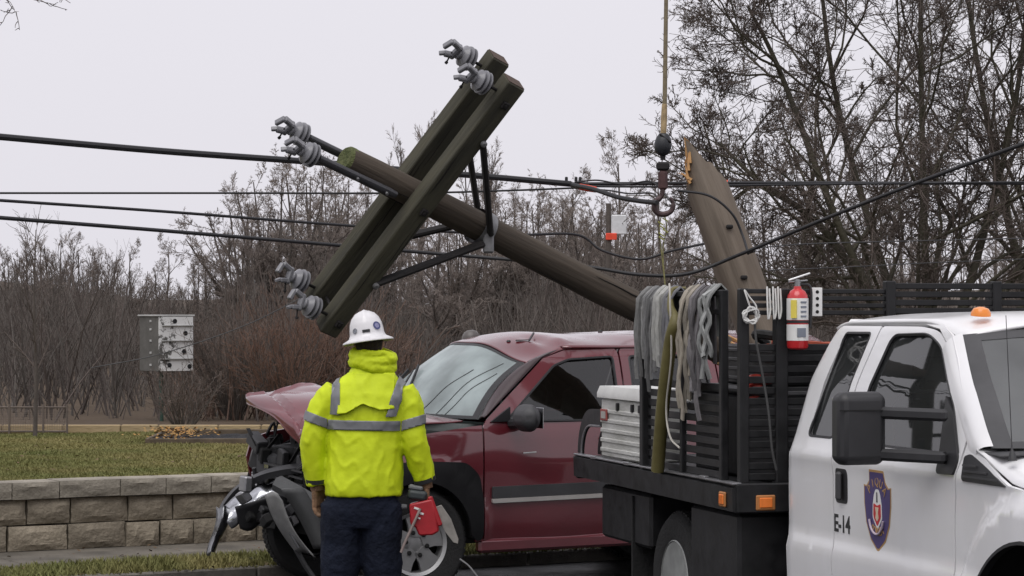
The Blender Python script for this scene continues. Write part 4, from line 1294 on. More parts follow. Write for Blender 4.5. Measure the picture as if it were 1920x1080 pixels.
# olive tube
ot = empty('olive_tube', T(-1.19, -1.24, 1.11), 0, 'bent olive green tube leaning against the truck rack', 'tube')
q = [T(-1.19, -1.235, 1.11), T(-1.05, -1.25, 1.50), T(-.90, -1.255, 1.87), T(-.84, -1.245, 2.00), T(-.95, -1.235, 2.09), T(-1.02, -1.20, 2.19), T(-.98, -1.13, 2.20)]
MB().tube([p - ot.location for p in spline(q, 6)], [.040] * 18 + [.036, .033, .030, .028, .026, .024, .022, .020, .018, .017, .016, .015, .014, .013, .012, .011, .010, .010, .010], 12).build('sleeve', mat('olive', (.10, .085, .025), .6, col2=(.16, .14, .05), scale=5), ot)
q = [T(-1.02, -1.22, 2.20), T(-.93, -1.25, 2.22), T(-.86, -1.27, 2.10), T(-.84, -1.27, 1.8), T(-.93, -1.27, 1.5), T(-.86, -1.27, 1.33), T(-.72, -1.26, 1.27)]
MB().tube([p - ot.location for p in spline(q, 6)], .006, 6).build('cord', mat('cord_grey', (.42, .40, .36), .8), ot)
# white rope coil on the headboard
rc = empty('rope_coil', T(-.0, -1.10, 2.04), TRZ, 'small white rope coil hanging at the front corner of the truck rack', 'rope')
pts = []
for k in range(80):
    a = k * .32
    r0 = .038 + .010 * math.sin(k * .9)
    pts.append((.02 + .01 * math.sin(k * .5), r0 * math.cos(a), r0 * math.sin(a)))
MB().tube(pts, .0055, 5).build('coil', mat('white_rope', (.62, .62, .60), .8), rc)
MB().tube(spline([(.01, .0, .04), (.015, -.02, .09), (0, -.03, .14), (0, .0, .10), (.01, .035, .05), (.01, .03, .0)], 5), .005, 5).build('hanging_loop', mat('white_rope', (.6, .6, .6)), rc)
hr = empty('hanging_cord', T(.0, -1.05, 1.4), TRZ, 'dark cord hanging down the headboard below the white rope coil', 'cord')
MB().tube(spline([(0, -.02, .62), (.02, -.02, .5), (.02, .02, .3), (.03, .05, .1), (.03, .07, -.1), (.02, .10, -.22)], 5), .007, 6).build('strand', mat('cord_dark', (.06, .06, .06), .8), hr)
for i, y in enumerate((-.99, -.955, -.925)):
    o = MB()
    o.tube(spline([(.0, 0, .10), (.02, -.005, .0), (.02, .0, -.08), (.02, .012, -.03), (.005, .012, .09)], 5), .0055, 5)
    oo = tag(o.build('wire_loop', mat('white_rope', (.6, .6, .6))), ['left', 'middle', 'right'][i] + ' small pale wire loop hung on the headboard left of the extinguisher', 'wire', 'wire loops on the headboard')
    oo.location = T(-.02, y, 2.10); oo.rotation_euler = (0, 0, TRZ)
# load inside the rack
ld = tr_thing('orange_cable_coil', (-.55, -.55, 1.80), 'orange cable coil showing through the upper gap of the truck rack', 'cable')
def coil(b, r, n, h, th, seed):
    rr = random.Random(seed)
    pts = []
    for k in range(n * 20):
        a = 2 * PI * k / 20
        pts.append((r * (1 + .12 * math.sin(k * .37)) * math.cos(a), r * (1 + .1 * math.cos(k * .23)) * math.sin(a), h * k / (n * 20) + .02 * math.sin(k * .5)))
    b.tube(pts, th, 6)
b = MB(); coil(b, .20, 5, .08, .013, 1); b.build('coil', mat('orange_cable', (.33, .055, .02), .6, var=.3), ld)
ld2 = tr_thing('orange_cable_coil', (-.45, -.80, 1.52), 'red-orange cable coil lower down behind the truck headboard', 'cable')
b = MB(); coil(b, .13, 5, .16, .015, 2); b.build('coil', mat('red_cable', (.30, .03, .02), .6, var=.3), ld2)
bx_ = tr_thing('equipment_case', (-.62, -.55, 1.10), 'black equipment case loaded behind the side rack of the truck', 'case')
MB().box((-.1, 0, .24), (1.35, .75, .48), None, .02).build('body', MATS['black_plastic'], bx_)
MB().box((-.1, 0, .505), (1.37, .77, .045), None, .015).build('lid', MATS['grey_plastic'], bx_)
bx3 = tr_thing('equipment_bin', (-.70, -.50, 1.63), 'dark ribbed bin stacked on the black case behind the side rack', 'bin')
MB().box((0, 0, .12), (.98, .62, .24), None, .015).build('body', MATS['black_metal'], bx3)
for k in range(4): MB().box((0, -.314, .04 + k * .055), (.98, .012, .022), None, .004).build('rib', MATS['grey_plastic'], bx3)
MB().tube(spline([(-.35, -.1, .25), (-.1, -.25, .30), (.2, -.12, .27), (.35, -.28, .29)], 5), .028, 8).build('rolled_hose', MATS['rubber'], bx3)
bx2 = tr_thing('equipment_crate', (-.62, .45, 1.10), 'dark crate stacked with coils in the middle of the truck bed', 'crate')
MB().box((0, 0, .34), (1.0, .9, .66), None, .02).build('body', MATS['black_metal'], bx2)
for k in range(5): MB().box((0, -.46, .08 + k * .13), (1.0, .012, .08), None, .004).build('rib', MATS['grey_plastic'], bx2)
b3 = tr_thing('reel', (-1.80, .35, 1.10), 'dark cable reel standing on the truck bed behind the slings', 'reel')
MB().lathe([(.36, -.02), (.36, 0)], (0, -.22, .37), (0, 1, 0), 28).build('flange', MATS['black_metal'], b3)
MB().lathe([(.36, 0), (.36, .02)], (0, .22, .37), (0, 1, 0), 28).build('flange', MATS['black_metal'], b3)
MB().lathe([(.24, -.22), (.25, 0), (.24, .22)], (0, 0, .37), (0, 1, 0), 28).build('wound_cable', mat('grey_cable', (.10, .10, .105), .6, bump=1, bscale=60), b3)
# ------------------------------------------------------------------ the wrecked maroon SUV
SA = math.radians(29.5)
suv = empty('wrecked_suv', (-1.148, 19.17, 0), PI + SA, 'maroon SUV with crushed front end, buckled hood and dented roof', 'car')
WS = ([.3, .5, .95, 1.2, 1.25, 1.72, 1.80], [.93, .97, .98, .965, .95, .74, .68])
WS = smooth_table(WS, .03)
def wsv(z): return float(np.interp(z, *WS))
def ysv(x, z):
    y = wsv(z)
    y -= .03 * max(0, x) ** 1
    y += .006 * math.sin(x * 5 + z * 3)
    for cx in (0.0, -2.98):
        r_ = math.hypot(x - cx, z - .42)
        if r_ < .62: y += .02 * min(1, (.62 - r_) / .08)
    return y
MP = MATS['maroon_paint']
def arch(cx, r0, a0, a1, st=9): return [(cx + r0 * math.cos(math.radians(d)), .42 + r0 * math.sin(math.radians(d))) for d in range(a0, a1, st)]
fender = [(-.525, .40), (-.525, 1.238), (-.44, 1.232), (-.05, 1.185), (.30, 1.14), (.46, 1.09), (.50, .95), (.47, .80), (.44, .66)] + arch(0, .47, 30, 186, 9)
door = [(-.54, .40), (-.54, 1.235), (-.58, 1.285, .02), (-1.165, 1.715), (-1.385, 1.778), (-1.70, 1.80, .05), (-1.835, 1.79, .05), (-1.775, 1.25), (-1.75, .40)]
dwin = [(-.735, 1.262, .02), (-1.245, 1.66), (-1.385, 1.705), (-1.775, 1.725, .03), (-1.72, 1.255, .02)]
rdoor = [(-1.765, .40), (-1.79, 1.25), (-1.85, 1.79, .05), (-2.70, 1.80, .05), (-2.66, 1.25), (-2.56, .80), (-2.42, .40)]
rwin = [(-1.86, 1.262, .03), (-1.92, 1.725, .03), (-2.62, 1.73, .03), (-2.58, 1.262, .03)]
quarter = [(-2.435, .42), (-2.575, .80), (-2.675, 1.25), (-2.715, 1.80), (-3.85, 1.78), (-4.02, 1.25), (-4.05, .55), (-3.50, .45)] + [(-2.98 + .47 * math.cos(math.radians(d)), .42 + .47 * math.sin(math.radians(d))) for d in range(180, 0, -9)][::-1]
qwin = [(-2.80, 1.262, .03), (-2.82, 1.72, .03), (-3.72, 1.70, .06), (-3.80, 1.262, .03)]
for sd in (1, -1):
    panel('front_fender', fender, [], ysv, MP, suv, sd, .018, .06)
    d1 = panel('front_door', rpoly(door, .015), [rpoly(dwin, .02)], ysv, MP, suv, sd, .02, .06)
    panel('glass', rpoly(dwin, .02), [], lambda x, z: ysv(x, z) - .016, MATS['side_glass'], d1, sd, 0, .15)
    d2 = panel('rear_door', rpoly(rdoor, .015), [rpoly(rwin, .02)], ysv, MP, suv, sd, .02, .08)
    panel('glass', rpoly(rwin, .02), [], lambda x, z: ysv(x, z) - .016, MATS['side_glass'], d2, sd, 0, .15)
    qp = panel('quarter_panel', rpoly(quarter, .01), [rpoly(qwin, .03)], ysv, MP, suv, sd, .02, .08)
    panel('glass', rpoly(qwin, .03), [], lambda x, z: ysv(x, z) - .016, MATS['side_glass'], qp, sd, 0, .15)
    for dd, win in ((d1, dwin), (d2, rwin)):
        pts = [Vector((p[0], sd * (ysv(*p) - .004), p[1])) for p in rpoly(win, .02)]
        MB().tube(pts + pts[:1], .011, 5, False).build('window_seal', MATS['black_plastic'], dd)
    # black flares over the wheels
    for cx in (0.0, -2.98):
        out = [(cx + a, .42 + b_) for a, b_ in ((-.535, -.02), (-.53, .30), (-.49, .46), (-.38, .555), (.0, .575), (.34, .555), (.46, .46), (.50, .30), (.50, .02))]
        if cx == 0: out = [(max(a, -.522), b_) for a, b_ in out]
        inn = [(cx + .425 * math.cos(math.radians(d)), .42 + .425 * math.sin(math.radians(d))) for d in range(0, 184, 8)]
        panel('wheel_flare', rpoly(out, .05) + inn, [], lambda x, z: ysv(x, z) + .016, mat('flare_black', (.011, .011, .012), .8, var=.2, spec=.2), suv, sd, .025, .08)
        MB().grid(lambda u, v, cx=cx: Vector((cx + .46 * math.cos(PI * u), sd * (.95 - .45 * v), .42 + .46 * math.sin(PI * u))), 18, 2).build('wheel_liner', MATS['dark_void'], suv)
    # side mouldings
    for x0, x1 in ((-.60, -1.74), (-1.79, -2.50)):
        def mol(b0, t0, off): return [(x0, b0), (x0, t0), (x1, t0 + .012), (x1, b0 + .012)]
        panel('side_moulding', rpoly(mol(.705, .79, 0), .01), [], lambda x, z: ysv(x, z) + .020, MATS['grey_plastic'], suv, sd, .02, .3)
        panel('side_moulding_strip', rpoly(mol(.672, .703, 0), .006), [], lambda x, z: ysv(x, z) + .024, mat('pewter', (.42, .40, .38), .45, var=.1), suv, sd, .024, .3)
    # rocker
    MB().bar((-.50, sd * .93, .36), (-2.45, sd * .93, .36), .08, .10, bev=.02).build('rocker_panel', MP, suv)
    # door mirror
    mh = empty('door_mirror', (0, 0, 0)); mh.parent = suv
    MB().box((-.80, sd * 1.135, 1.292), (.16, .25, .20), Matrix.Rotation(sd * .10, 3, 'Z'), .06).build('housing', MATS['grey_plastic'], mh, bevel=.02)
    MB().box((-.885, sd * 1.13, 1.292), (.006, .20, .15), None, .002).build('mirror_glass', MATS['chrome'], mh)
    MB().bar((-.78, sd * .94, 1.245), (-.79, sd * 1.07, 1.25), .09, .07, bev=.02).build('stalk', MATS['black_plastic'], mh)
    MB().prism([(-.60, 1.262), (-.76, 1.262), (-.76, 1.37)], (0, sd * .945, 0), (1, 0, 0), (0, 0, 1), -.02 * sd).build('mirror_base', MATS['black_plastic'], mh)
    # handle
    MB().box((-1.60, sd * (wsv(1.1) + .018), 1.12), (.17, .03, .035), None, .012).build('door_handle', MP, d1)
    wheel(suv, -2.98, sd * .86, .395, .26, .232, sd, 'five')
# front wheels, near one turned a little
wl_ = wheel(suv, 0, .845, .40, .26, .232, 1, 'five'); wl_.rotation_euler = (0, 0, math.radians(-3))
wr_ = wheel(suv, .02, -.72, .40, .26, .232, -1, 'five'); wr_.rotation_euler = (0, 0, math.radians(-12))
# scratch on the door
MB().bar((-.86, wsv(1.03) + .004, 1.03), (-.97, wsv(1.035) + .004, 1.035), .002, .008).build('scratch', MATS['label_white'], suv)

# roof with dents
def rz_(x, y):
    a = abs(y) / .70
    z = 1.795 + .115 * (1 - a ** 2.4)
    fr_ = max(0, 1 - (-1.04 - x) / .38) if x > -1.42 else 0
    z -= .05 * fr_ ** 2 * (1 if y < 0 else 1)
    def g(cx, cy, sx, sy, h): return h * math.exp(-((x - cx) / sx) ** 2 - ((y - cy) / sy) ** 2)
    z -= g(-1.10, .58, .20, .28, .075)
    z -= g(-1.30, .40, .07, .16, .030)
    z += g(-1.22, .47, .05, .10, .030)
    z += g(-1.42, .56, .06, .10, .022)
    z -= g(-1.75, .15, .25, .35, .022)
    z += .006 * math.sin(x * 7 + y * 4) * math.cos(y * 6)
    return z
def roofs(u, v):
    y = -.70 + 1.40 * v
    x = -1.06 - .05 * (1 - v) + .13 * (1 - (2 * v - 1) ** 2) * (1 - u) - 2.78 * u ** 1.3
    return Vector((x, y, rz_(x, y)))
MB().grid(roofs, 60, 34).build('roof', MP, suv, angle=60, solid=.012)
for sd in (1, -1):   # gutter rail between roof and door frames
    MB().grid(lambda u, v: (lambda x: Vector((x, sd * (.655 + .055 * v), rz_(x, .655) * (1 - v) + 1.795 * v + .012 * math.sin(v * PI))))(-1.36 - 2.4 * u), 30, 4).build('roof_rail', MP, suv, solid=.01)
# windscreen: bottom edge and top edge
def wsc(u, v, off=0.0):
    h = -.82 + 1.64 * v
    q_ = 1 - (2 * v - 1) ** 2
    bt = Vector((-.515 - .055 * v + .17 * q_, h, 1.275))
    xt = -1.06 - .05 * (1 - v) + .13 * q_
    yt_ = -.645 + 1.305 * v
    tp = Vector((xt + .012, yt_, rz_(xt, max(-.70, min(.70, yt_))) - .012))
    p = tp.lerp(bt, u)
    bow = .05 * math.sin(u * PI)
    return p + Vector((bow * .6 + off * .6, 0, bow * .7 + off * .8))
MB().grid(wsc, 14, 24).build('windscreen', MATS['sky_toned_windscreen'], suv, recalc=False, angle=60)
fr = MB()
for ru, rv in (((0, 1), (0, .03)), ((0, 1), (.965, 1)), ((0, .03), (.03, .965)), ((.96, 1), (.03, .965))):
    fr.grid(lambda u, v: wsc(ru[0] + (ru[1] - ru[0]) * u, rv[0] + (rv[1] - rv[0]) * v, .004), 14, 20 if rv[1] - rv[0] > .5 else 3)
fr.build('windscreen_seal', MATS['black_plastic'], suv, recalc=False)
for sd, vv in ((1, 1.0), (-1, 0.0)):   # A pillars
    dl = [(-.565, 1.29), (-.72, 1.40), (-1.0, 1.60), (-1.175, 1.728), (-1.37, 1.785)]
    def apl(u, v, sd=sd, vv=vv):
        s_ = u * 4; i = min(int(s_), 3); f = s_ - i
        x, z = dl[i][0] * (1 - f) + dl[i + 1][0] * f, dl[i][1] * (1 - f) + dl[i + 1][1] * f
        a = Vector((x + .004, sd * (ysv(x, z) - .008), z + .004)); c = wsc(1 - min(1, u * 1.04), vv)
        p = a.lerp(c, v)
        p.z += .014 * math.sin(v * PI); p.y += sd * .014 * math.sin(v * PI)
        return p
    MB().grid(apl, 20, 6).build('pillar', mat('pillar_dark', (.03, .012, .014), .4, coat=.4), suv, angle=60, solid=.01)
# wipers, stuck up on the glass
for (u0, v0), (u1, v1) in (((.98, .42), (.52, .30)), ((.98, .10), (.55, .08))):
    a, c = wsc(u0, v0, .02), wsc(u1, v1, .05)
    wp = MB().tube([a, a.lerp(c, .5) + Vector((.02, 0, .02)), c], [.012, .010, .006], 6).build('wiper_arm', MATS['black_plastic'], suv)
    d = wsc(u1 - .10, v1 - .06, .03); e = wsc(u0 - .14, v0 + .03, .03)
    MB().bar(d, e, .012, .028, bev=.003).build('blade', MATS['black_plastic'], wp)
# crack lines seen on the glass
ck = MB()
for v0, v1, u0, u1 in ((.62, .78, .95, .35), (.74, .90, .98, .12), (.80, .93, .97, .30)):
    ck.tube([wsc(u0 + (u1 - u0) * t, v0 + (v1 - v0) * t + .006 * math.sin(t * 9), .002) for t in [k / 12 for k in range(13)]], .0035, 4)
ck.build('crack', mat('crack', (.06, .07, .07), .5), suv)
# small domed lamp at the roof corner, dark torn clip on the dent
MB().lathe([(.075, 0), (.072, .03), (.05, .062), (.02, .075)], (-1.20, -.44, rz_(-1.20, -.44) - .006), (.1, -.1, 1), 18).build('roof_lamp', mat('smoked', (.10, .09, .085), .4), suv)
tn = MB()
tn.bar((-1.22, .44, rz_(-1.22, .44) + .008), (-1.34, .30, rz_(-1.34, .30) + .03), .012, .012)
tn.bar((-1.24, .42, rz_(-1.24, .42) + .010), (-1.16, .34, rz_(-1.16, .34) + .012), .02, .008)
tn.build('torn_trim', MATS['black_plastic'], suv)
MB().lathe([(.018, 0), (.012, .012)], (-1.12, .30, rz_(-1.12, .30)), (0, 0, 1), 10).build('roof_clip', MATS['black_plastic'], suv)
MB().lathe([(.02, 0), (.014, .014)], (-2.15, -.05, rz_(-2.15, -.05)), (0, 0, 1), 10).build('roof_clip', MATS['black_plastic'], suv)

# buckled hood
HN = [  # rows rear -> front, columns right -> left
    [(-.36, -.84, 1.285), (-.31, -.42, 1.315), (-.29, .0, 1.325), (-.31, .42, 1.31), (-.42, .86, 1.272)],
    [(-.10, -.84, 1.375), (-.05, -.42, 1.42), (-.03, .0, 1.42), (-.06, .42, 1.37), (-.16, .87, 1.252)],
    [(.16, -.84, 1.43), (.18, -.42, 1.485), (.17, .0, 1.455), (.14, .42, 1.37), (.05, .86, 1.232)],
    [(.40, -.82, 1.42), (.42, -.44, 1.45), (.42, -.02, 1.40), (.38, .34, 1.31), (.28, .80, 1.19)],
    [(.56, -.78, 1.385), (.635, -.55, 1.405), (.62, -.14, 1.34), (.58, .22, 1.21), (.46, .66, 1.13)],
    [(.55, -.76, 1.345), (.66, -.56, 1.365), (.645, -.12, 1.26), (.585, .20, 1.105), (.45, .60, 1.07)]]
def cr(p, t):
    P = [p[0] * 2 - p[1]] + p + [p[-1] * 2 - p[-2]]
    s_ = t * (len(p) - 1); i = min(int(s_), len(p) - 2); t = s_ - i
    a, b_, c, d = P[i:i + 4]
    return 0.5 * ((2 * b_) + (c - a) * t + (2 * a - 5 * b_ + 4 * c - d) * t * t + (3 * b_ - a - 3 * c + d) * t ** 3)
HV = [[Vector(p) for p in row] for row in HN]
def hoodf(u, v):
    p = cr([cr(row, v) for row in HV], u)
    f = min(1, u * 2.2)
    p.z += f * (.022 * abs(math.sin(u * 8 + v * 6)) - .045 * max(0, 1 - abs(v - .60 - .18 * u) / .035) + .026 * max(0, 1 - abs(v - .27 + .12 * u) / .03) - .03 * max(0, 1 - abs(u - .62 - .2 * v) / .03))
    return p
MB().grid(hoodf, 80, 80).build('hood', MP, suv, angle=16, solid=.012)

# torn-open engine bay
eb = empty('engine_bay', (0, 0, 0)); eb.parent = suv
MB().box((-.20, 0, .80), (.60, 1.5, .62), None, .05).build('engine_block', MATS['dark_void'], eb)
MB().box((.32, -.12, .78), (.06, 1.35, .55), Matrix.Rotation(.12, 3, 'Y') @ Matrix.Rotation(.10, 3, 'Z'), .01).build('radiator', mat('radiator', (.03, .03, .032), .6, bump=.8, bscale=90, stretch=(1, 20, 1)), eb)
MB().box((.30, 0, 1.09), (.09, 1.6, .06), Matrix.Rotation(.1, 3, 'X'), .01).build('radiator_support', MATS['black_metal'], eb)
rj = random.Random(4)
for i in range(70):
    c = Vector((rj.uniform(.30, .54), rj.uniform(-.86, .45), rj.uniform(.66, 1.12)))
    k = rj.randrange(3)
    b = MB()
    if k == 0:
        b.box(c, (rj.uniform(.05, .12), rj.uniform(.05, .2), rj.uniform(.04, .16)), Matrix.Rotation(rj.uniform(-.6, .6), 3, 'X') @ Matrix.Rotation(rj.uniform(-.5, .5), 3, 'Z'), .008)
        b.build('broken_housing', MATS[rj.choice(['black_plastic', 'grey_plastic', 'dark_void'])], eb)
    elif k == 1:
        pts = [c + Vector((rj.uniform(-.04, .06), rj.uniform(-.15, .15), rj.uniform(-.12, .12))) for _ in range(4)]
        b.tube(spline(pts, 4), rj.uniform(.006, .018), 6).build('hose', MATS[rj.choice(['black_plastic', 'rubber', 'steel', 'grey_plastic'])], eb)
    else:
        d = Vector((rj.uniform(-.2, .2), rj.uniform(-1, 1), rj.uniform(-1, 1))).normalized() * rj.uniform(.08, .2)
        b.bar(c - d, c + d, .03, .006).build('bracket', MATS[rj.choice(['steel', 'black_metal', 'grey_plastic'])], eb)
for y in (-.66, .42):
    hl = empty('headlight', (0, 0, 0)); hl.parent = suv
    MB().box((.42, y, .90), (.10, .28, .18), Matrix.Rotation(.3, 3, 'Z'), .03).build('bucket', MATS['grey_plastic'], hl)
    MB().lathe([(.07, 0), (.04, -.05)], (.475, y, .90), (1, 0, 0), 16).build('reflector', MATS['chrome'], hl)
# grille shell hanging
b = MB()
for k in range(4): b.bar((.50, -.60, .78 + k * .045), (.56, .22, .74 + k * .05), .02, .014)
b.build('grille_bar', MATS['black_plastic'], suv)

# twisted bumper: chrome shell, black top pad, grey end pieces
bp = empty('torn_bumper', (0, 0, 0)); bp.parent = suv
def loc(px, py, y):
    """a photo point measured on the lengthwise plane y of the SUV"""
    rx, ryy, rzz = (px - 960) / FPX, 1.0, -(py - HZ) / FPX
    fx_, fy_ = -math.cos(SA), -math.sin(SA); lx, ly = -fy_, fx_
    ox, oy = -1.148, 19.17
    t = (y + ox * lx + oy * ly) / (rx * lx + ryy * ly)
    X, Y, Z = rx * t, ryy * t, CAMH + rzz * t
    return Vector(((X - ox) * fx_ + (Y - oy) * fy_, y, Z))
dch = mat('dented_chrome', (.46, .47, .49), .17, 1.0, var=.3, scale=9, bump=.45, bscale=7, rvar=.1)
def chrome_top(u, v):
    k = .5 + .5 * math.sin(u * 11 + v * 4)
    return loc(408 + 117 * u + 20 * v * (1 - u) + 6 * v, 954 - 58 * u - 6 * math.sin(u * PI) + (38 - 6 * u) * v + 3 * math.sin(u * 17), -.30 + .16 * u - .13 * (1 - v) + .05 * math.sin(v * PI) + .012 * k)
MB().grid(chrome_top, 26, 10).build('chrome_shell', dch, bp, solid=.010, angle=32)
def chrome_hang(u, v):
    return loc(405 - 15 * u + 4 * math.sin(u * 5) + (30 - 12 * u) * v, 950 + 90 * u - 8 * v * u + 3 * math.sin(v * 9), -.36 + .07 * math.sin(v * PI) + .03 * math.sin(u * 6))
MB().grid(chrome_hang, 16, 8).build('chrome_end', mat('dark_reflection_chrome', (.26, .265, .275), .3, 1.0, var=.3, scale=9, bump=.5, bscale=8, rvar=.12), bp, solid=.010, angle=32)  # darker than the shell: a dark reflection put into the chrome colour
MB().grid(lambda u, v: loc(440 + 96 * u + 10 * v, 950 - 28 * u + (40 + 10 * math.sin(u * 8)) * v, -.22 + .1 * u - .05 * v), 14, 6).build('under_panel', MATS['black_plastic'], bp, solid=.010, angle=30)
pth = spline([loc(412, 985, -.66), loc(420, 950, -.62), loc(450, 915, -.52), loc(500, 888, -.3), loc(560, 876, .0), loc(596, 880, .2)], 6)
MB().sweep([(-.05, -.035), (.05, -.035), (.06, .01), (.0, .03), (-.06, .01)], pth, up=(0.3, 0, 1)).build('top_pad', MATS['black_plastic'], bp, angle=40)
pth = spline([loc(518, 905, .30), loc(555, 925, .42), loc(596, 948, .55), loc(640, 968, .68)], 5)
MB().sweep([(-.05, -.04), (.03, -.055), (.055, .0), (.03, .05), (-.05, .045)], pth, up=(.2, 0, 1)).build('grey_tube_end', mat('grey_plastic_mid', (.085, .087, .088)), bp, angle=50)
MB().grid(lambda u, v: loc(496 + 12 * u * u + 50 * u + 34 * v - 6 * math.sin(u * PI), 928 + 112 * u + 10 * v - 10 * math.sin(v * PI), .60 + .10 * v - .06 * (1 - v) + .05 * math.sin(v * PI)), 12, 8).build('grey_end_cap', mat('silver_plastic', (.24, .24, .235), .5, var=.2, scale=8), bp, solid=.012, angle=60)
MB().grid(lambda u, v: loc(527 + 60 * u + 42 * v + 4 * math.sin(u * 3), 918 + 112 * u - 4 * v, .56 + .03 * v + .05 * math.sin(v * PI)), 12, 6).build('grey_end_panel', mat('grey_plastic_mid', (.085, .087, .088), .5, var=.2, scale=8), bp, solid=.012, angle=60)
MB().tube(spline([loc(508, 935, .60), loc(522, 960, .62), loc(545, 1000, .64), loc(560, 1026, .65)], 5), .009, 6).build('bright_trim', MATS['chrome'], bp)
MB().tube([loc(555, 1030, .55), loc(572, 1060, .55), loc(600, 1100, .6)], .02, 6).build('bracket', MATS['grey_plastic'], bp)
for i in range(16):
    c = loc(rj.uniform(440, 560), rj.uniform(905, 980), rj.uniform(-.25, .25))
    MB().box(c, (.06, rj.uniform(.06, .16), rj.uniform(.05, .12)), Matrix.Rotation(rj.uniform(-.7, .7), 3, 'X') @ Matrix.Rotation(rj.uniform(-.6, .6), 3, 'Y'), .01).build('broken_mount', MATS[rj.choice(['black_plastic', 'dark_void', 'black_metal', 'grey_plastic', 'steel'])], bp)
# interior and underbody
MB().box((-1.7, 0, .55), (3.9, 1.7, .35)).build('floor_pan', MATS['dark_void'], suv)
MB().box((-.62, 0, 1.12), (.40, 1.6, .24), None, .06).build('dashboard', mat('dash', (.07, .08, .078), .8), suv)
for x, y in ((-1.55, .42), (-1.55, -.42), (-2.5, .42), (-2.5, -.42)):
    s_ = empty('seat', (x, y, 0)); s_.parent = suv
    MB().box((.18, 0, .88), (.52, .5, .16), None, .05).build('cushion', MATS['seat_cloth'], s_)
    MB().box((-.12, 0, 1.20), (.15, .5, .60), Matrix.Rotation(-.2, 3, 'Y'), .06).build('backrest', MATS['seat_cloth'], s_)
    MB().box((-.20, 0, 1.58), (.10, .26, .16), Matrix.Rotation(-.12, 3, 'Y'), .04).build('headrest', MATS['seat_cloth'], s_)
st = [Vector((-1.02, .42 + .19 * math.cos(a), 1.22 + .17 * math.sin(a))) + Vector((.06 * math.sin(a), 0, 0)) for a in [2 * PI * k / 24 for k in range(25)]]
MB().tube(st, .015, 6, False).build('steering_wheel', mat('dash', (.07, .08, .078)), suv)
MB().box((-4.06, 0, 1.0), (.05, 1.8, 1.1), None, .02).build('tailgate', MP, suv)
MB().box((-4.12, 0, .55), (.16, 1.9, .22), None, .04).build('rear_bumper', MATS['grey_plastic'], suv)
# thin cable trailing on the ground
(MB().tube(spline([loc(862, 1048, 1.15), loc(880, 1062, 1.2), loc(905, 1090, 1.25), loc(960, 1120, 1.3)], 5), .006, 6).build('loose_cable', mat('loose_grey', (.25, .25, .25), .6), suv))
# ------------------------------------------------------------------ broken utility pole top hanging in the sling
mat('pole_wood', (.040, .031, .023), .9, scale=9, col2=(.085, .066, .048), bump=.8, bscale=18, stretch=(1, 1, .08))
mat('arm_wood', (.034, .033, .024), .9, scale=8, col2=(.078, .072, .046), bump=.7, bscale=22, stretch=(1, 1, .12))
mat('mossy_end', (.06, .075, .022), .95, scale=14, col2=(.13, .14, .06), bump=1, bscale=50)
mat('cut_end', (.060, .040, .032), .9, scale=20, col2=(.095, .065, .05))
mat('porcelain', (.165, .165, .178), .38, var=.16, scale=8, coat=.4)
mat('galvanised', (.20, .20, .205), .55, .5, var=.25, scale=14)
mat('rust_black', (.018, .016, .016), .7, .3, var=.3, scale=15)
mat('fibre_rod', (.045, .045, .05), .45, var=.25, scale=12)
PT, PB = at(650, 300, 15.8), at(1200, 578, 17.2)
pa = (PT - PB).normalized()                       # towards the top of the pole
PE = PB - pa * .78
n0 = Vector((.06, -.28, -.16))
pn = (n0 - pa * n0.dot(pa)).normalized()          # from the back arm to the front arm
pc = -pn.cross(pa)                                # along the arms, up to the right
pc.normalize()
bpole = empty('broken_utility_pole', PE, 0, 'snapped-off top of a wooden utility pole with double crossarms, hanging tilted over the wreck', 'utility pole')
def L(p): return Vector(p) - PE
def pp(along, c=0.0, n=0.0): return L(PT - pa * along + pc * c + pn * n)
plen = (PT - PE).length
k_ = 14
pts, rds = [], []
for i in range(k_ + 1):
    t = i / k_
    pts.append(pp(plen * t, .004 * math.sin(t * 7), .004 * math.cos(t * 5)))
    rds.append(.089 + .018 * t + .002 * math.sin(t * 31))
PM = Matrix((pc, pa.cross(pc), pa)).transposed()
def along(o, origin, M3):
    '''give a child its own axes (M3 columns) so its grain follows them'''
    me = o.data
    me.transform(M3.transposed().to_4x4() @ Matrix.Translation(-Vector(origin)))
    o.matrix_basis = Matrix.Translation(origin) @ M3.to_4x4()
    return o
along(MB().tube(pts, rds, 24).build('shaft', MATS['pole_wood'], bpole, angle=45), pts[-1], PM)
MB().tube([pp(.03), pp(-.004), pp(-.022)], [.0905, .089, .076], 24).build('mossy_cap', MATS['mossy_end'], bpole)
sp_ = MB()
rj = random.Random(8)
for i in range(40):                                # splinters of the break
    a = rj.uniform(0, 6.28); r0 = .11 * math.sqrt(rj.random())
    o_ = pc * math.cos(a) * r0 + pn * math.sin(a) * r0
    q0 = pp(plen - .02) + o_
    sp_.tube([q0, q0 - pa * rj.uniform(.05, .28) + o_ * rj.uniform(-.1, .3)], [.018, .002], 5)
sp_.build('splinters', mat('fresh_wood', (.42, .22, .08), .9, scale=20, col2=(.55, .33, .15)), bpole)
ARM = .53
rk_ = random.Random(6)
for i in range(16):                                # drying cracks along the shaft
    a = rk_.uniform(0, 6.28); t0 = rk_.uniform(.1, plen - .8); ln = rk_.uniform(.25, .75)
    P_ = []
    for q in range(9):
        t = t0 + ln * q / 8
        r0 = (.089 + .018 * t / plen) * .988
        aa = a + .02 * math.sin(q * 1.9)
        P_.append(pp(t) + pc * math.cos(aa) * r0 + pn * math.sin(aa) * r0)
    MB().tube(P_, [.001, .003, .004, .0045, .005, .0045, .004, .003, .001], 5).build('drying_crack', mat('crack_dark', (.012, .010, .008), 1.0), bpole)
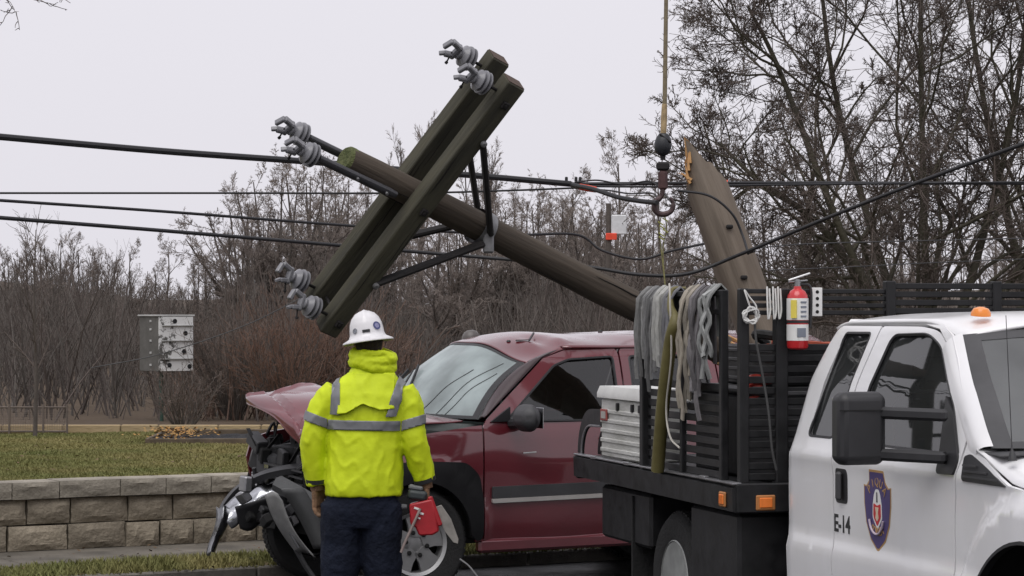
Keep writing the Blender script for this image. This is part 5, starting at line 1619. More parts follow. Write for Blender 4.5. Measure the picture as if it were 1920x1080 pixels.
for i in range(10):
    n_ = .155 + .0605 if i % 2 else -.155 + .0605
    c0_ = rk_.uniform(-.95, .4); o_ = rk_.uniform(-.05, .05)
    MB().tube([pp(ARM + o_ + .004 * math.sin(q), c0_ + rk_.uniform(.35, .5) * q / 6, n_ - .0005) for q in range(7)], [.001, .0025, .0035, .0035, .003, .002, .001], 5).build('drying_crack', mat('crack_dark', (.012, .010, .008)), bpole)
for n_, nm in ((.155, 'front'), (-.155, 'back')):
    c0, c1 = pp(ARM, -1.03, n_), pp(ARM, 1.0, n_)
    ar = MB().bar(c0, c1, .122, .130, up=pa, bev=.006).build('crossarm', MATS['arm_wood'], bpole)
    along(ar, c0, Matrix((pa, pn, pc)).transposed() if pa.cross(pn).dot(pc) > 0 else Matrix((pn, pa, pc)).transposed())
    for cc, sg in ((-1.031, -1), (1.001, 1)):
        MB().bar(pp(ARM, cc, n_), pp(ARM, cc + sg * .004, n_), .104, .122, up=pa).build('end_grain', MATS['cut_end'], bpole)
    # V braces
    for sg in (-1, 1):
        e_ = .056 * (1 if n_ > 0 else -1)
        MB().bar(pp(ARM + .05, sg * .58, n_ + e_), pp(1.10, sg * .035, n_ * .86), .034, .060, up=pn, bev=.010).build('brace', MATS['rust_black'], bpole)
        MB().lathe([(.022, 0), (.022, .012), (.012, .02)], pp(ARM + .05, sg * .58, n_ + e_ * 1.3), pn * (1 if n_ > 0 else -1), 10).build('bolt', MATS['galvanised'], bpole)
for a_ in (1.10,):
    MB().tube([pp(a_ - .045), pp(a_ + .045)], .117, 24, False).build('band', MATS['galvanised'], bpole)
    MB().box(pp(a_ + .03, -.02, .12), (.07, .07, .14), None, .01).build('brace_plate', MATS['galvanised'], bpole)
for c_ in (-.93, 0, .86):
    MB().tube([pp(ARM + .01, c_, -.24), pp(ARM + .01, c_, .245)], .010, 8).build('through_bolt', MATS['rust_black'], bpole)
    for n_ in (-.225, .215): MB().box(pp(ARM + .01, c_, n_), (.045, .045, .045), Matrix((pc, pa, pn)).transposed(), .004).build('nut', MATS['rust_black'], bpole)

def insulator(base, axis, tilt, length=.10, seed=0):
    """pin insulator: porcelain sheds, clamp jaws on top"""
    ax = Vector(axis).normalized()
    e1 = ax.orthogonal().normalized() if tilt is None else (Vector(tilt) - ax * Vector(tilt).dot(ax)).normalized()
    e2 = ax.cross(e1)
    K = .86
    r = empty('insulator', base * (1 - K)); r.parent = bpole; r.scale = (K, K, K)
    MB().tube([base - ax * .03, base + ax * (length + .04)], .012, 8).build('pin', MATS['rust_black'], r)
    o = base + ax * length
    MB().lathe([(.03, -.004), (.080, .0), (.088, .007), (.086, .015), (.056, .022), (.056, .026), (.084, .032), (.090, .039), (.086, .048), (.058, .057), (.056, .062), (.078, .067), (.080, .076), (.058, .090), (.044, .100), (.042, .114), (.046, .120), (.040, .130), (.0, .134)], o, ax, 28).build('sheds', MATS['porcelain'], r, angle=45)
    t = o + ax * .124
    cl = MB()
    R = Matrix((e1, e2, ax)).transposed()
    cl.box(t + ax * .018, (.130, .054, .036), R, .010)
    cl.box(t + e1 * .052 + ax * .060, (.038, .050, .085), R @ Matrix.Rotation(.25, 3, 'Y'), .008)
    cl.box(t - e1 * .050 + ax * .052, (.036, .050, .066), R @ Matrix.Rotation(-.35, 3, 'Y'), .008)
    cl.bar(t + e1 * .066 + ax * .100, t - e1 * .016 + ax * .122, .044, .030, up=ax, bev=.006)
    cl.bar(t - e1 * .05 + ax * .076, t - e1 * .080 + ax * .112, .036, .024, up=ax, bev=.005)
    cl.build('clamp', MATS['porcelain'], r)
    MB().tube([t - e1 * .02 + ax * .04, t - e1 * .112 + ax * .012], .006, 6).build('clamp_bolt', MATS['rust_black'], r)
    MB().lathe([(.012, -.008), (.012, .008)], t - e1 * .118 + ax * .010, e1, 8).build('bolt_eye', MATS['rust_black'], r)
for n_ in (.155, -.155):
    insulator(pp(ARM - .064, .90, n_), pa, pc * .9 + pn * .25)
    insulator(pp(ARM - .064, -.93, n_), pa, pc * .7 - pn * .5)
    # pole-top pins: rods along the pole carrying an insulator
    s_ = 1 if n_ > 0 else -1
    off = .118 * s_
    MB().tube([pp(.36, -.02, off), pp(.30, -.02, off), pp(-.24, -.03, off * 1.05)], [.030, .034, .034], 12, flat=.8).build('top_bracket', MATS['fibre_rod'], bpole)
    insulator(pp(-.24, -.03, off * 1.05), pa, pc * .8 + pn * .3, .035)
# bolts of the top brackets
for a_ in (.05, .28): MB().tube([pp(a_, -.02, -.17), pp(a_, -.02, .17)], .009, 8).build('through_bolt', MATS['galvanised'], bpole)

# ------------------------------------------------------------------ splintered stump
SZ = 18.6
s_base, s_mid, s_top = at(1606, 1118, SZ), at(1378, 500, SZ), at(1309, 305, SZ)
stp = empty('pole_stump', s_base, 0, 'leaning grey pole stump with orange splintered top behind the truck bed', 'utility pole')
mat('weathered_pole', (.130, .102, .078), .92, scale=9, col2=(.235, .195, .155), bump=.9, bscale=16, stretch=(1, 1, .07))
ax = (s_top - s_base).normalized()
mat('fresh_wood', (.42, .22, .08))
b = MB()
nr, ns = 22, 40
H_ = (s_top - s_base).length
sx = Vector((1, 0, 0)); sx = (sx - ax * sx.dot(ax)).normalized(); sy = ax.cross(sx)
vs, fs = [], []
rj = random.Random(12)
jag = [rj.uniform(0, 1) for _ in range(ns)]
def brk(a):
    # height of the break around the pole: a blunt jagged tongue on the near side, broken off low at the back
    xr, fr_ = math.cos(a), min(1, max(0, .5 - 1.2 * math.sin(a)))
    tri = max(0, 1 - abs(xr + .35) / (.62 if xr < -.35 else 1.25))
    return .12 + fr_ * (.16 + .31 * tri)
for i in range(nr + 1):
    for k in range(ns):
        a = 2 * PI * k / ns
        top = H_ - .42 + brk(a) + .09 * (jag[k] - .4) * (1 if k % 3 else -.6)
        h = top * i / nr
        r0 = .172 - .012 * h / H_ - .007 * jag[(k * 7) % ns] * (1 + math.sin(h * 2 + k)) - .003 * math.sin(h * 9 + k)
        w = max(0, (h - (H_ - .36)) / .5)
        r1 = r0 * (1 - .12 * w)
        vs.append(sx * (math.cos(a) * r1) + sy * (math.sin(a) * r1) + ax * h)
for i in range(nr):
    for k in range(ns): fs.append((i * ns + k, i * ns + (k + 1) % ns, (i + 1) * ns + (k + 1) % ns, (i + 1) * ns + k))
b.add(vs, fs)
along(b.build('shaft', MATS['weathered_pole'], stp, angle=40), (0, 0, 0), Matrix((sx, sy, ax)).transposed())
b = MB()   # broken face: a skin inside the jagged rim
vs, fs = [], []
for i in range(5):
    for k in range(ns):
        a = 2 * PI * k / ns
        top = H_ - .42 + brk(a) + .09 * (jag[k] - .4) * (1 if k % 3 else -.6)
        f = i / 4
        r1 = .148 * (1 - f) * .97
        vs.append(sx * (math.cos(a) * r1) + sy * (math.sin(a) * r1) + ax * (top * (1 - f) + (H_ - .36) * f - .004 + .03 * rj.uniform(-1, 1) * (i > 0)))
for i in range(4):
    for k in range(ns): fs.append((i * ns + k, (i + 1) * ns + k, (i + 1) * ns + (k + 1) % ns, i * ns + (k + 1) % ns))
b.add(vs, fs)
b.build('broken_face', MATS['fresh_wood'], stp, angle=0)
b = MB()
for (px, py, dx, dy) in ((1296, 338, -26, -14), (1294, 344, -18, -22), (1290, 336, -6, -30), (1294, 306, -1, -36), (1291, 320, 0, -40)):
    q = at(px, py, SZ - .12) - s_base
    b.tube([q, q + Vector((dx * .45, 0, -dy * .5 + 2)) / 258, q + Vector((dx, 0, -dy)) / 258], [.030, .016, .002], 6, flat=.5)
b.build('splinters', MATS['fresh_wood'], stp)
MB().tube([s_mid - s_base + Vector((.09, -.16, .1)), s_mid - s_base + Vector((.12, -.20, .11))], .012, 8).build('bolt_stub', MATS['rust_black'], stp)
for px, py in ((1368, 425), (1395, 520)):
    q = at(px, py, SZ - .17) - s_base
    MB().box(q, (.05, .03, .03), None, .008).build('staple', MATS['rust_black'], stp)
# ------------------------------------------------------------------ crane line, ball and hook
CZ = 17.55
def A(px, py, Z=CZ): return at(px, py, Z)
hk = empty('crane_hook', A(1243, 400), 0, 'dark crane headache ball and red hook hanging from a rope above the pole', 'crane hook')
def HKL(px, py, dz=0.0): return at(px, py, CZ) - hk.location + Vector((0, dz, 0))
top = at(1249, 0, CZ) + Vector((.03, 0, 4.0))
MB().tube([top - hk.location, HKL(1249, 0), HKL(1246, 215)], [.014, .014, .016], 10).build('hoist_rope', mat('hoist_rope', (.20, .165, .105), .85, var=.25, scale=30), hk)
MB().tube([HKL(1246, 195), HKL(1245, 222), HKL(1244, 250)], [.018, .022, .02], 10).build('rope_socket', mat('socket_wood', (.38, .28, .15), .7, var=.3, scale=20), hk)
MB().lathe([(.012, .085), (.035, .075), (.052, .045), (.060, .01), (.058, -.02), (.05, -.05), (.028, -.07), (.012, -.075)], HKL(1243, 272), (.1, 0, 1), 20).build('ball', mat('ball_black', (.02, .022, .026), .45, var=.2), hk)
MB().bar(HKL(1258, 268), HKL(1236, 252), .10, .012, bev=.004).build('wedge', MATS['rust_black'], hk)
mk = mat('worn_red', (.05, .024, .024), .6, .2, col2=(.10, .05, .048), scale=20)
MB().tube([HKL(1243, 285), HKL(1243, 300)], .018, 10).build('swivel', MATS['rust_black'], hk)
MB().box(HKL(1243, 312), (.09, .05, .06), None, .014).build('shackle', MATS['rust_black'], hk)
MB().box(HKL(1243, 338), (.066, .05, .14), None, .018).build('hook_block', mk, hk)
MB().tube(spline([HKL(1243, 352), HKL(1240, 368), HKL(1228, 380), HKL(1230, 396), HKL(1243, 402), HKL(1258, 396), HKL(1262, 382), HKL(1256, 370)], 6), [.017] * 8 + [.020] * 20 + [.018] * 8 + [.013] * 6 + [.006], 10).build('hook', mat('hook_steel', (.07, .045, .045), .55, .4, var=.3, scale=20), hk)
MB().tube([HKL(1246, 362), HKL(1258, 378)], .008, 6).build('latch', MATS['galvanised'], hk)
# yellow sling from the hook down to the pole
def pole_at(px): # axis point of the pole above this column
    t = (px - 1200) / 550.0
    return PB - pa * (t * (PT - PB).length)
pq = pole_at(1243)
sl = empty('yellow_sling', A(1243, 395), 0, 'thin yellow lifting sling running from the hook down to the pole', 'sling')
Lq = lambda p: Vector(p) - sl.location
loop = [pq + (pc * math.cos(a) + pn * math.sin(a)) * .135 for a in [2 * PI * k / 20 for k in range(21)]]
MB().tube([Lq(p) for p in loop], .014, 6, False).build('loop', mat('sling_yellow', (.13, .12, .04), .8, var=.3, scale=30), sl)
up_ = max(loop, key=lambda p: p.z)
b = MB()
b.tube(spline([Lq(A(1241, 398)), Lq(A(1236, 432)), Lq(A(1240, 470)), Lq(up_)], 6), .004, 6)
b.tube(spline([Lq(A(1245, 398)), Lq(A(1250, 430)), Lq(A(1243, 470)), Lq(up_)], 6), .004, 6)
b.build('legs', mat('sling_yellow', (1, 1, 1)), sl)
b = MB()
for k in range(7):
    c = Lq(A(1243 + 5 * math.sin(k * 2), 405 + k * 7))
    b.tube([c + Vector((-.02, 0, .012)), c + Vector((.018, 0, -.012))], .005, 5)
b.build('tie', mat('sling_lime', (.30, .30, .08), .7), sl)

# ------------------------------------------------------------------ overhead cables
mat('cable_black', (.016, .016, .018), .6, var=.2)
mat('cable_grey', (.05, .05, .052), .6, var=.2)
def cable(name, pts, r, label, m='cable_black', n=10, group='fallen and sagging overhead lines'):
    P = spline([at(*p) for p in pts], n)
    o = MB().tube(P, r, 8)
    root = P[0].copy()
    o.v = [tuple(Vector(v) - root) for v in o.v]
    ob = o.build(name, MATS[m])
    ob.location = root
    return tag(ob, label, 'cable', group)
cable('cable', [(-40, 253, 16.2), (300, 283, 17.0), (590, 304, 17.6), (760, 319, 18.0), (900, 330, 18.3), (1070, 345, 18.6)], .022, 'thickest black cable bundle, crossing from upper left behind the pole top')
cable('cable', [(1070, 345, 18.6), (1240, 344, 18.8), (1420, 343, 19.2), (1960, 344, 21)], .013, 'straight black cable running right from the hook past the stump', n=6)
cable('cable', [(1072, 349, 18.61), (1240, 350, 18.7), (1420, 347, 19.0), (1960, 341, 20.5)], .008, 'thin cable just below the straight black one right of the hook')
cable('cable', [(1072, 347, 18.58), (1110, 354, 18.2), (1160, 370, 17.9), (1200, 377, 17.7), (1232, 380, 17.5)], .017, 'short thick black cable drooping from the bundle to the crane hook')
cable('cable', [(-40, 362, 24), (400, 362, 24.5), (760, 362, 25), (960, 357, 25.5), (1090, 352, 26)], .010, 'thin level cable, uppermost of the three thin lines at left')
cable('cable', [(-40, 373, 15.8), (300, 396, 17.0), (560, 416, 18.0), (760, 430, 18.8), (960, 440, 19.5), (1080, 440, 19.8), (1130, 470, 19.8), (1200, 486, 19.8), (1260, 470, 19.8), (1330, 455, 20)], .010, 'middle thin black line at left, wavering near the hook')
cable('cable', [(-40, 405, 15.2), (300, 432, 16.4), (600, 457, 17.6), (800, 474, 18.1), (960, 487, 18.1), (1100, 500, 18.05), (1200, 515, 17.95), (1290, 513, 17.9), (1390, 476, 17.8), (1560, 405, 17), (1740, 335, 16), (1960, 255, 15)], .0125, 'lowest black line, sagging in front of the stump and climbing to the right edge', n=8)
cable('cable', [(1270, 357, 18.3), (1330, 367, 18.25), (1372, 400, 18.25), (1392, 440, 18.25), (1403, 476, 18.1)], .009, 'short cable curving over the face of the leaning stump')
cable('cable', [(1380, 470, 21.5), (1500, 458, 22), (1700, 452, 23), (1960, 446, 24)], .005, 'upper of two faint thin wires in front of the trees at right', 'cable_grey')
cable('cable', [(1440, 507, 21.5), (1600, 500, 22), (1760, 492, 23), (1960, 484, 24)], .004, 'lower of two faint thin wires in front of the trees at right', 'cable_grey')
cable('cable', [(170, 690, 31), (300, 664, 31), (460, 610, 31), (600, 540, 31)], .006, 'faint dark wire slanting across the weathered box', 'cable_grey')
# wavy bunch of thin wires near the hook
cable('cable', [(1078, 342, 18.6), (1120, 338, 18.5), (1170, 346, 18.4), (1215, 340, 18.3), (1240, 352, 18.2)], .006, 'tangled thin wire above the drooping cable beside the hook')
cable('cable', [(1080, 353, 18.6), (1140, 357, 18.5), (1180, 363, 18.4), (1220, 362, 18.3), (1236, 372, 18.2)], .006, 'tangled thin wire between the two black cables beside the hook', 'cable_grey')
for (a, c, Z, lab) in (((1086, 350), (1118, 356), 18.5, 'orange-red cable tag left of the crane hook'), ((1330, 341), (1364, 343), 18.95, 'orange-red cable tag beside the stump')):
    p0, p1 = at(a[0], a[1], Z), at(c[0], c[1], Z)
    o = MB().tube([p0 - p0, (p1 - p0) * .5, p1 - p0], [.022, .024, .021], 10).build('cable_tag', mat('tag_orange', (.80, .09, .04), .5))
    o.location = p0
    tag(o, lab, 'cable tag', 'orange tags on the cables')
for px in (1062, 1080, 1088):
    p0 = at(px, 336, 18.6)
    o = MB().box((0, 0, 0), (.022, .022, .035), None, .005).box((0, 0, -.025), (.012, .012, .03)).build('cable_clip', MATS['cable_black'])
    o.location = p0
    tag(o, 'small dark clip standing on the thick cable, %s of three' % {1062: 'leftmost', 1080: 'middle', 1088: 'rightmost'}[px], 'clip', 'clips on the thick cable')
# ------------------------------------------------------------------ the worker
def fuse(b, voxel, smooth=4, wrinkle=0.0, wscale=.1, name='m', wz=None):
    """melt overlapping shapes into one continuous surface"""
    me = b.mesh(name, 0)
    o = bpy.data.objects.new('tmp', me)
    COL.objects.link(o)
    m = o.modifiers.new('r', 'REMESH'); m.mode = 'VOXEL'; m.voxel_size = voxel
    if smooth:
        m = o.modifiers.new('s', 'SMOOTH'); m.factor = .5; m.iterations = smooth
    bpy.context.view_layer.update()
    me2 = bpy.data.meshes.new_from_object(o.evaluated_get(bpy.context.evaluated_depsgraph_get()))
    bpy.data.objects.remove(o)
    if wrinkle:
        from mathutils import noise
        me2.update()
        nr_ = [v.normal.copy() for v in me2.vertices]
        for v, n_ in zip(me2.vertices, nr_):
            c = v.co
            q = Vector((c.x / wscale, c.y / wscale, c.z / wscale * (wz or 1)))
            k = noise.noise(q) * .6 + noise.noise(q * 2.3 + Vector((3, 1, 7))) * .35
            r_ = 1 - abs(noise.noise(q * 1.3 + Vector((9, 2, 4)))) * 2
            v.co = c + n_ * wrinkle * (k + .5 * max(0, r_) ** 3)
    me2.shade_smooth()
    return me2

def ring_loft(b, rings, n=28, pw=2.4):
    """rings: (cx, cy, z, a, b) superellipses stacked in z"""
    vs, fs = [], []
    for cx, cy, z, a, c in rings:
        for k in range(n):
            t = 2 * PI * k / n
            ct, st_ = math.cos(t), math.sin(t)
            vs.append((cx + a * math.copysign(abs(ct) ** (2 / pw), ct), cy + c * math.copysign(abs(st_) ** (2 / pw), st_), z))
    m = len(rings)
    for i in range(m - 1):
        for k in range(n): fs.append((i * n + k, i * n + (k + 1) % n, (i + 1) * n + (k + 1) % n, (i + 1) * n + k))
    fs.append(tuple(range(n - 1, -1, -1))); fs.append(tuple((m - 1) * n + k for k in range(n)))
    return b.add(vs, fs)
def ball(b, c, r, n=14, R=None):
    prof = [(math.sin(PI * i / 12), -math.cos(PI * i / 12)) for i in range(13)]
    vs, fs = [], []
    for i, (rr, h) in enumerate(prof):
        for k in range(n):
            a = 2 * PI * k / n
            p = Vector((r[0] * rr * math.cos(a), r[1] * rr * math.sin(a), r[2] * h))
            vs.append((R @ p if R else p) + Vector(c))
    for i in range(12):
        for k in range(n): fs.append((i * n + k, i * n + (k + 1) % n, (i + 1) * n + (k + 1) % n, (i + 1) * n + k))
    return b.add(vs, fs)

def cut_piece(me, planes, off, name, m, parent, thick=.003):
    bm = bmesh.new(); bm.from_mesh(me)
    for co, no in planes:
        bmesh.ops.bisect_plane(bm, geom=list(bm.verts) + list(bm.edges) + list(bm.faces), dist=1e-5, plane_co=co, plane_no=no, clear_inner=True)
    bm.normal_update()
    for v in bm.verts: v.co += v.normal * off
    m2 = bpy.data.meshes.new(name)
    bm.to_mesh(m2); bm.free()
    m2.shade_smooth()
    o = link(name, m2, m, parent)
    q = o.modifiers.new('thickness', 'SOLIDIFY'); q.thickness = thick; q.offset = 1
    return o

def hand(o, d, s, n, curl, spread=.1, k=1.0):
    """gloved hand: o wrist, d towards the fingers, s towards the thumb, n out of the palm"""
    d, s, n = Vector(d).normalized(), Vector(s), Vector(n)
    s = (s - d * s.dot(d)).normalized()
    nn = d.cross(s)
    n = nn if nn.dot(n) > 0 else -nn
    b = MB()
    R = Matrix((s, n, d)).transposed()
    o = Vector(o)
    b.tube([o - d * .03, o + d * .012], [.034 * k, .036 * k], 14, flat=1)
    b.box(o + d * .052 * k, (.084 * k, .030 * k, .092 * k), R, .013)
    for j, (so, ln) in enumerate(((.032, .072), (.011, .080), (-.011, .075), (-.031, .060))):
        p = o + d * .094 * k + s * so * k
        a = 0.0
        dd = (d + s * so * spread * 8).normalized()
        pts = [p - d * .02]
        pts.append(p)
        for q, fr in enumerate((.45, .32, .25)):
            a += curl[min(q, len(curl) - 1)] * (1 + .08 * j)
            pts.append(pts[-1] + (dd * math.cos(a) + n * math.sin(a)) * ln * fr * k)
        b.tube(pts, [.0125 * k, .0122 * k, .0112 * k, .0104 * k, .0085 * k], 10)
    p = o + d * .026 * k + s * .034 * k
    t1 = (d * .62 + s * .62 + n * .45).normalized(); t2 = (d * .88 + s * .15 + n * .5).normalized()
    b.tube([p - t1 * .015, p, p + t1 * .036 * k, p + t1 * .036 * k + t2 * .030 * k], [.015 * k, .015 * k, .0128 * k, .0095 * k], 10)
    return fuse(b, .0045, 2, name='glove')

def hivis(name):
    m = mat(name, (.58, .70, .006), .68, var=.08, scale=5, bump=.25, bscale=14)
    return m
mat('tape_grey', (.20, .205, .215), .45, .25, var=.08, scale=10)
mat('navy', (.010, .013, .024), .9, var=.3, scale=6, bump=.5, bscale=40, spec=.2)
mat('hat_white', (.72, .71, .72), .35, var=.03, scale=10, coat=.3)
mat('skin', (.42, .24, .17), .6, var=.08, scale=20)
mat('hair', (.030, .020, .014), .8, var=.4, scale=60, bump=.8, bscale=150)
mat('glove_leather', (.14, .085, .05), .8, scale=18, col2=(.30, .17, .095), bump=.5, bscale=60)
mat('boot', (.03, .022, .016), .6, var=.3)

wk = empty('person', (-.844, 15.0, 0), 0, 'worker in yellow-green high-visibility jacket and white hard hat seen from behind, carrying a red saw', 'person')
# body: one continuous figure
b = MB()
ring_loft(b, [(-.03, 0, .90, .15, .11), (-.03, 0, 1.02, .17, .12), (-.01, 0, 1.2, .155, .11), (0, 0, 1.42, .175, .12), (.01, 0, 1.56, .19, .11), (.02, 0, 1.65, .12, .085), (.025, .0, 1.70, .07, .065)])
b.tube([(.02, 0, 1.60), (.025, .01, 1.72), (.02, .025, 1.84)], [.065, .058, .058], 14)
hc = Vector((.005, .03, 1.885))
ball(b, hc, (.078, .098, .118))
ball(b, hc + Vector((0, .03, -.065)), (.058, .062, .062))                 # jaw
b.tube([hc + Vector((0, .094, .01)), hc + Vector((0, .122, -.028))], [.010, .015], 8)   # nose
for sx_ in (-1, 1):
    ball(b, hc + Vector((sx_ * .030, .082, .012)), (.013, .010, .010))     # eyes
    ball(b, hc + Vector((sx_ * .032, .088, .032)), (.022, .010, .008))     # brow
    ball(b, hc + Vector((sx_ * .082, -.008, -.01)), (.010, .022, .032))    # ears
b.tube([hc + Vector((-.026, .084, -.062)), hc + Vector((0, .092, -.060)), hc + Vector((.026, .084, -.062))], [.006, .009, .006], 8)  # mouth
LSH, LEL, LWR = Vector((-.20, .0, 1.58)), Vector((-.312, -.015, 1.32)), Vector((-.300, .03, 1.055))
RSH, REL, RWR = Vector((.215, .0, 1.585)), Vector((.262, -.02, 1.32)), Vector((.336, .03, 1.06))
for a, e, w_ in ((LSH, LEL, LWR), (RSH, REL, RWR)):
    b.tube(spline([a, a.lerp(e, .5), e, e.lerp(w_, .5), w_], 3), [.058, .056, .053, .051, .049, .047, .046, .045, .043, .040, .036, .032, .030], 12)
LH, LK, LA = Vector((-.135, 0, .92)), Vector((-.165, .02, .52)), Vector((-.165, -.01, .10))
RH, RK, RA = Vector((.065, 0, .92)), Vector((.085, .03, .52)), Vector((.085, .0, .10))
for a, e, w_ in ((LH, LK, LA), (RH, RK, RA)):
    b.tube(spline([a, a.lerp(e, .5), e, e.lerp(w_, .45), w_], 3), [.092, .088, .083, .078, .070, .064, .060, .062, .062, .056, .050, .044, .040], 12)
body = link('body', fuse(b, .012, 3, name='body'), MATS['skin'], wk)
b = MB()
ball(b, hc + Vector((0, -.012, .012)), (.083, .096, .116))
hm = fuse(b, .010, 2, name='hair')
cut_piece(hm, [((0, .05, 0), (0, -1, .35)), ((0, 0, hc.z - .055), (0, 0, 1))], 0, 'hair', MATS['hair'], wk)
# trousers
b = MB()
ring_loft(b, [(-.035, 0, .80, .17, .125), (-.035, 0, .90, .212, .15), (-.03, 0, 1.0, .205, .145), (-.02, 0, 1.06, .19, .135)])
b.tube(spline([LH + Vector((-.015, 0, .02)), Vector((-.155, .01, .72)), LK, Vector((-.168, .0, .3)), LA + Vector((0, 0, -.03))], 4), [.125] * 4 + [.118] * 4 + [.108] * 4 + [.102] * 4 + [.10], 18)
b.tube(spline([RH + Vector((.012, 0, .02)), Vector((.078, .01, .72)), RK, Vector((.086, .0, .3)), RA + Vector((0, 0, -.03))], 4), [.125] * 4 + [.118] * 4 + [.108] * 4 + [.102] * 4 + [.10], 18)
link('trousers', fuse(b, .013, 4, .010, .12, 'trousers'), MATS['navy'], wk)
for p in (LA, RA):
    b = MB()
    b.tube([p + Vector((0, 0, .10)), p + Vector((0, .0, -.02))], [.058, .062], 14)
    ball(b, p + Vector((0, .07, -.045)), (.052, .15, .052))
    b.box(p + Vector((0, .06, -.085)), (.098, .29, .03), None, .012)
    link('boot', fuse(b, .010, 2, name='boot'), MATS['boot'], wk)
# jacket
b = MB()
ring_loft(b, [(-.022, 0, .985, .222, .165), (-.022, 0, 1.06, .225, .17), (-.018, 0, 1.2, .218, .165), (-.012, 0, 1.36, .218, .160), (-.005, -.002, 1.48, .225, .158), (.0, -.002, 1.57, .232, .148), (.008, 0, 1.64, .195, .128), (.018, 0, 1.69, .140, .108), (.022, 0, 1.74, .105, .095)])
b.tube(spline([Vector((-.175, 0, 1.60)), Vector((-.262, -.004, 1.49)), LEL + Vector((0, 0, .02)), LEL.lerp(LWR, .5) + Vector((-.012, .0, 0)), LWR + Vector((0, 0, -.004))], 4), [.085, .086, .087, .086, .084, .082, .080, .078, .077, .077, .076, .074, .072, .070, .066, .063, .062], 18)
b.tube(spline([Vector((.19, 0, 1.60)), Vector((.245, -.004, 1.49)), REL + Vector((0, 0, .02)), REL.lerp(RWR, .5) + Vector((.004, .0, 0)), RWR + Vector((0, 0, .004))], 4), [.085, .086, .087, .086, .084, .083, .082, .080, .079, .078, .076, .074, .072, .070, .066, .063, .062], 18)
jm = fuse(b, .0105, 4, .0120, .095, 'jacket', .5)
HV_ = hivis('hivis')
link('jacket', jm, HV_, wk)
# folded collar
b = MB()
for k, (zc, a, c, r0, sh) in enumerate(((1.750, .112, .100, .032, 0), (1.79, .116, .104, .029, .004), (1.823, .112, .102, .020, .006))):
    pts = [Vector((.028 + sh + a * math.cos(t), .005 + c * math.sin(t), zc + .010 * math.sin(t * 2 + k * 2) - .012 * math.cos(t) + .012 * math.sin(t))) for t in [2 * PI * q / 28 for q in range(29)]]
    b.tube(pts, r0, 10, False)
link('collar', fuse(b, .008, 3, .008, .05, 'collar'), HV_, wk)
# back flap, a loose layer over the shoulder blades with a lifted lower edge
fl = cut_piece(jm, [((0, -.03, 0), (0, -1, 0)), ((-.165, 0, 0), (1, 0, 0)), ((.155, 0, 0), (-1, 0, 0)), ((-.075, 0, 1.475), (-.10, 0, 1)), ((0, 0, 1.70), (0, 0, -1))], .006, 'back_flap', HV_, wk, .004)
for v in fl.data.vertices:
    pk = max(0, 1 - abs(v.co.x + .02) / .10)          # lower edge peaks up in the middle
    v.co.z += pk * .055 * max(0, (1.60 - v.co.z) / .14)
    lift = max(0, (1.58 - v.co.z) / .11)
    v.co.y -= .020 * lift * lift + .016 * pk * min(1, lift)
# reflective tape
TP = MATS['tape_grey']
cut_piece(jm, [((-.228, 0, 0), (1, 0, .0)), ((.190, 0, 0), (-1, 0, 0)), ((0, 0, 1.372), (.02, 0, 1)), ((0, 0, 1.428), (-.02, 0, -1))], .0045, 'reflective_band', TP, wk)
cut_piece(jm, [((-.232, 0, 0), (-1, 0, 0)), ((-.30, 0, 1.405), (.38, 0, 1)), ((-.30, 0, 1.462), (-.38, 0, -1))], .0045, 'reflective_band', TP, wk)
cut_piece(jm, [((.198, 0, 0), (1, 0, 0)), ((.26, 0, 1.385), (-.30, 0, 1)), ((.26, 0, 1.442), (.30, 0, -1))], .0045, 'reflective_band', TP, wk)
cut_piece(jm, [((-.205, 0, 1.5), (1, 0, .02)), ((-.150, 0, 1.5), (-1, 0, -.02)), ((0, 0, 1.462), (0, 0, 1)), ((0, .02, 1.72), (0, -1, 0))], .013, 'reflective_band', TP, wk)
cut_piece(jm, [((.112, 0, 1.47), (1, 0, -.30)), ((.168, 0, 1.47), (-1, 0, .30)), ((0, 0, 1.452), (0, 0, 1)), ((0, .02, 1.72), (0, -1, 0))], .013, 'reflective_band', TP, wk)
for w_, e in ((LWR, LEL), (RWR, REL)):   # cuffs
    dv = (w_ - e).normalized()
    MB().tube([w_ - dv * .030, w_ - dv * .004], [.0675, .0655], 20, False).build('cuff_strap', MATS['black_plastic'], wk)
# hard hat
ht = empty('hard_hat', (-.002, .012, 1.905)); ht.parent = wk
ht.scale = (1.06, 1.05, 1.02)
ht.rotation_euler = (math.radians(-3), math.radians(-8), 0)
b = MB()
def hat(u, v):
    a = 2 * PI * v
    prof = [(.150, -.022), (.148, -.014), (.128, -.004), (.110, .006), (.102, .022), (.100, .050), (.094, .085), (.080, .118), (.058, .143), (.030, .157), (.001, .161)]
    s_ = u * (len(prof) - 1); i = min(int(s_), len(prof) - 2); f = s_ - i
    r_, z = prof[i][0] * (1 - f) + prof[i + 1][0] * f, prof[i][1] * (1 - f) + prof[i + 1][1] * f
    ell = 1.13 if u < .25 else 1.10
    rid = .006 * max(0, math.cos(a * 1)) if False else 0
    ridge = .007 * (max(0, 1 - abs(r_ * math.cos(a)) / .018)) * min(1, max(0, (z - .02) / .05))
    front = .020 * max(0, math.sin(a)) ** 3 * (1 - min(1, u / .25))
    return Vector((r_ * math.cos(a) * .95, r_ * math.sin(a) * ell + front, z + ridge))
b.grid(hat, 30, 48)
b.build('shell', MATS['hat_white'], ht, angle=50, solid=.004)
MB().tube([(.146 * .95 * math.cos(t), .148 * 1.13 * math.sin(t) + .02 * max(0, math.sin(t)) ** 3, -.021) for t in [2 * PI * k / 40 for k in range(41)]], .0042, 6, False).build('brim_edge', MATS['hat_white'], ht)
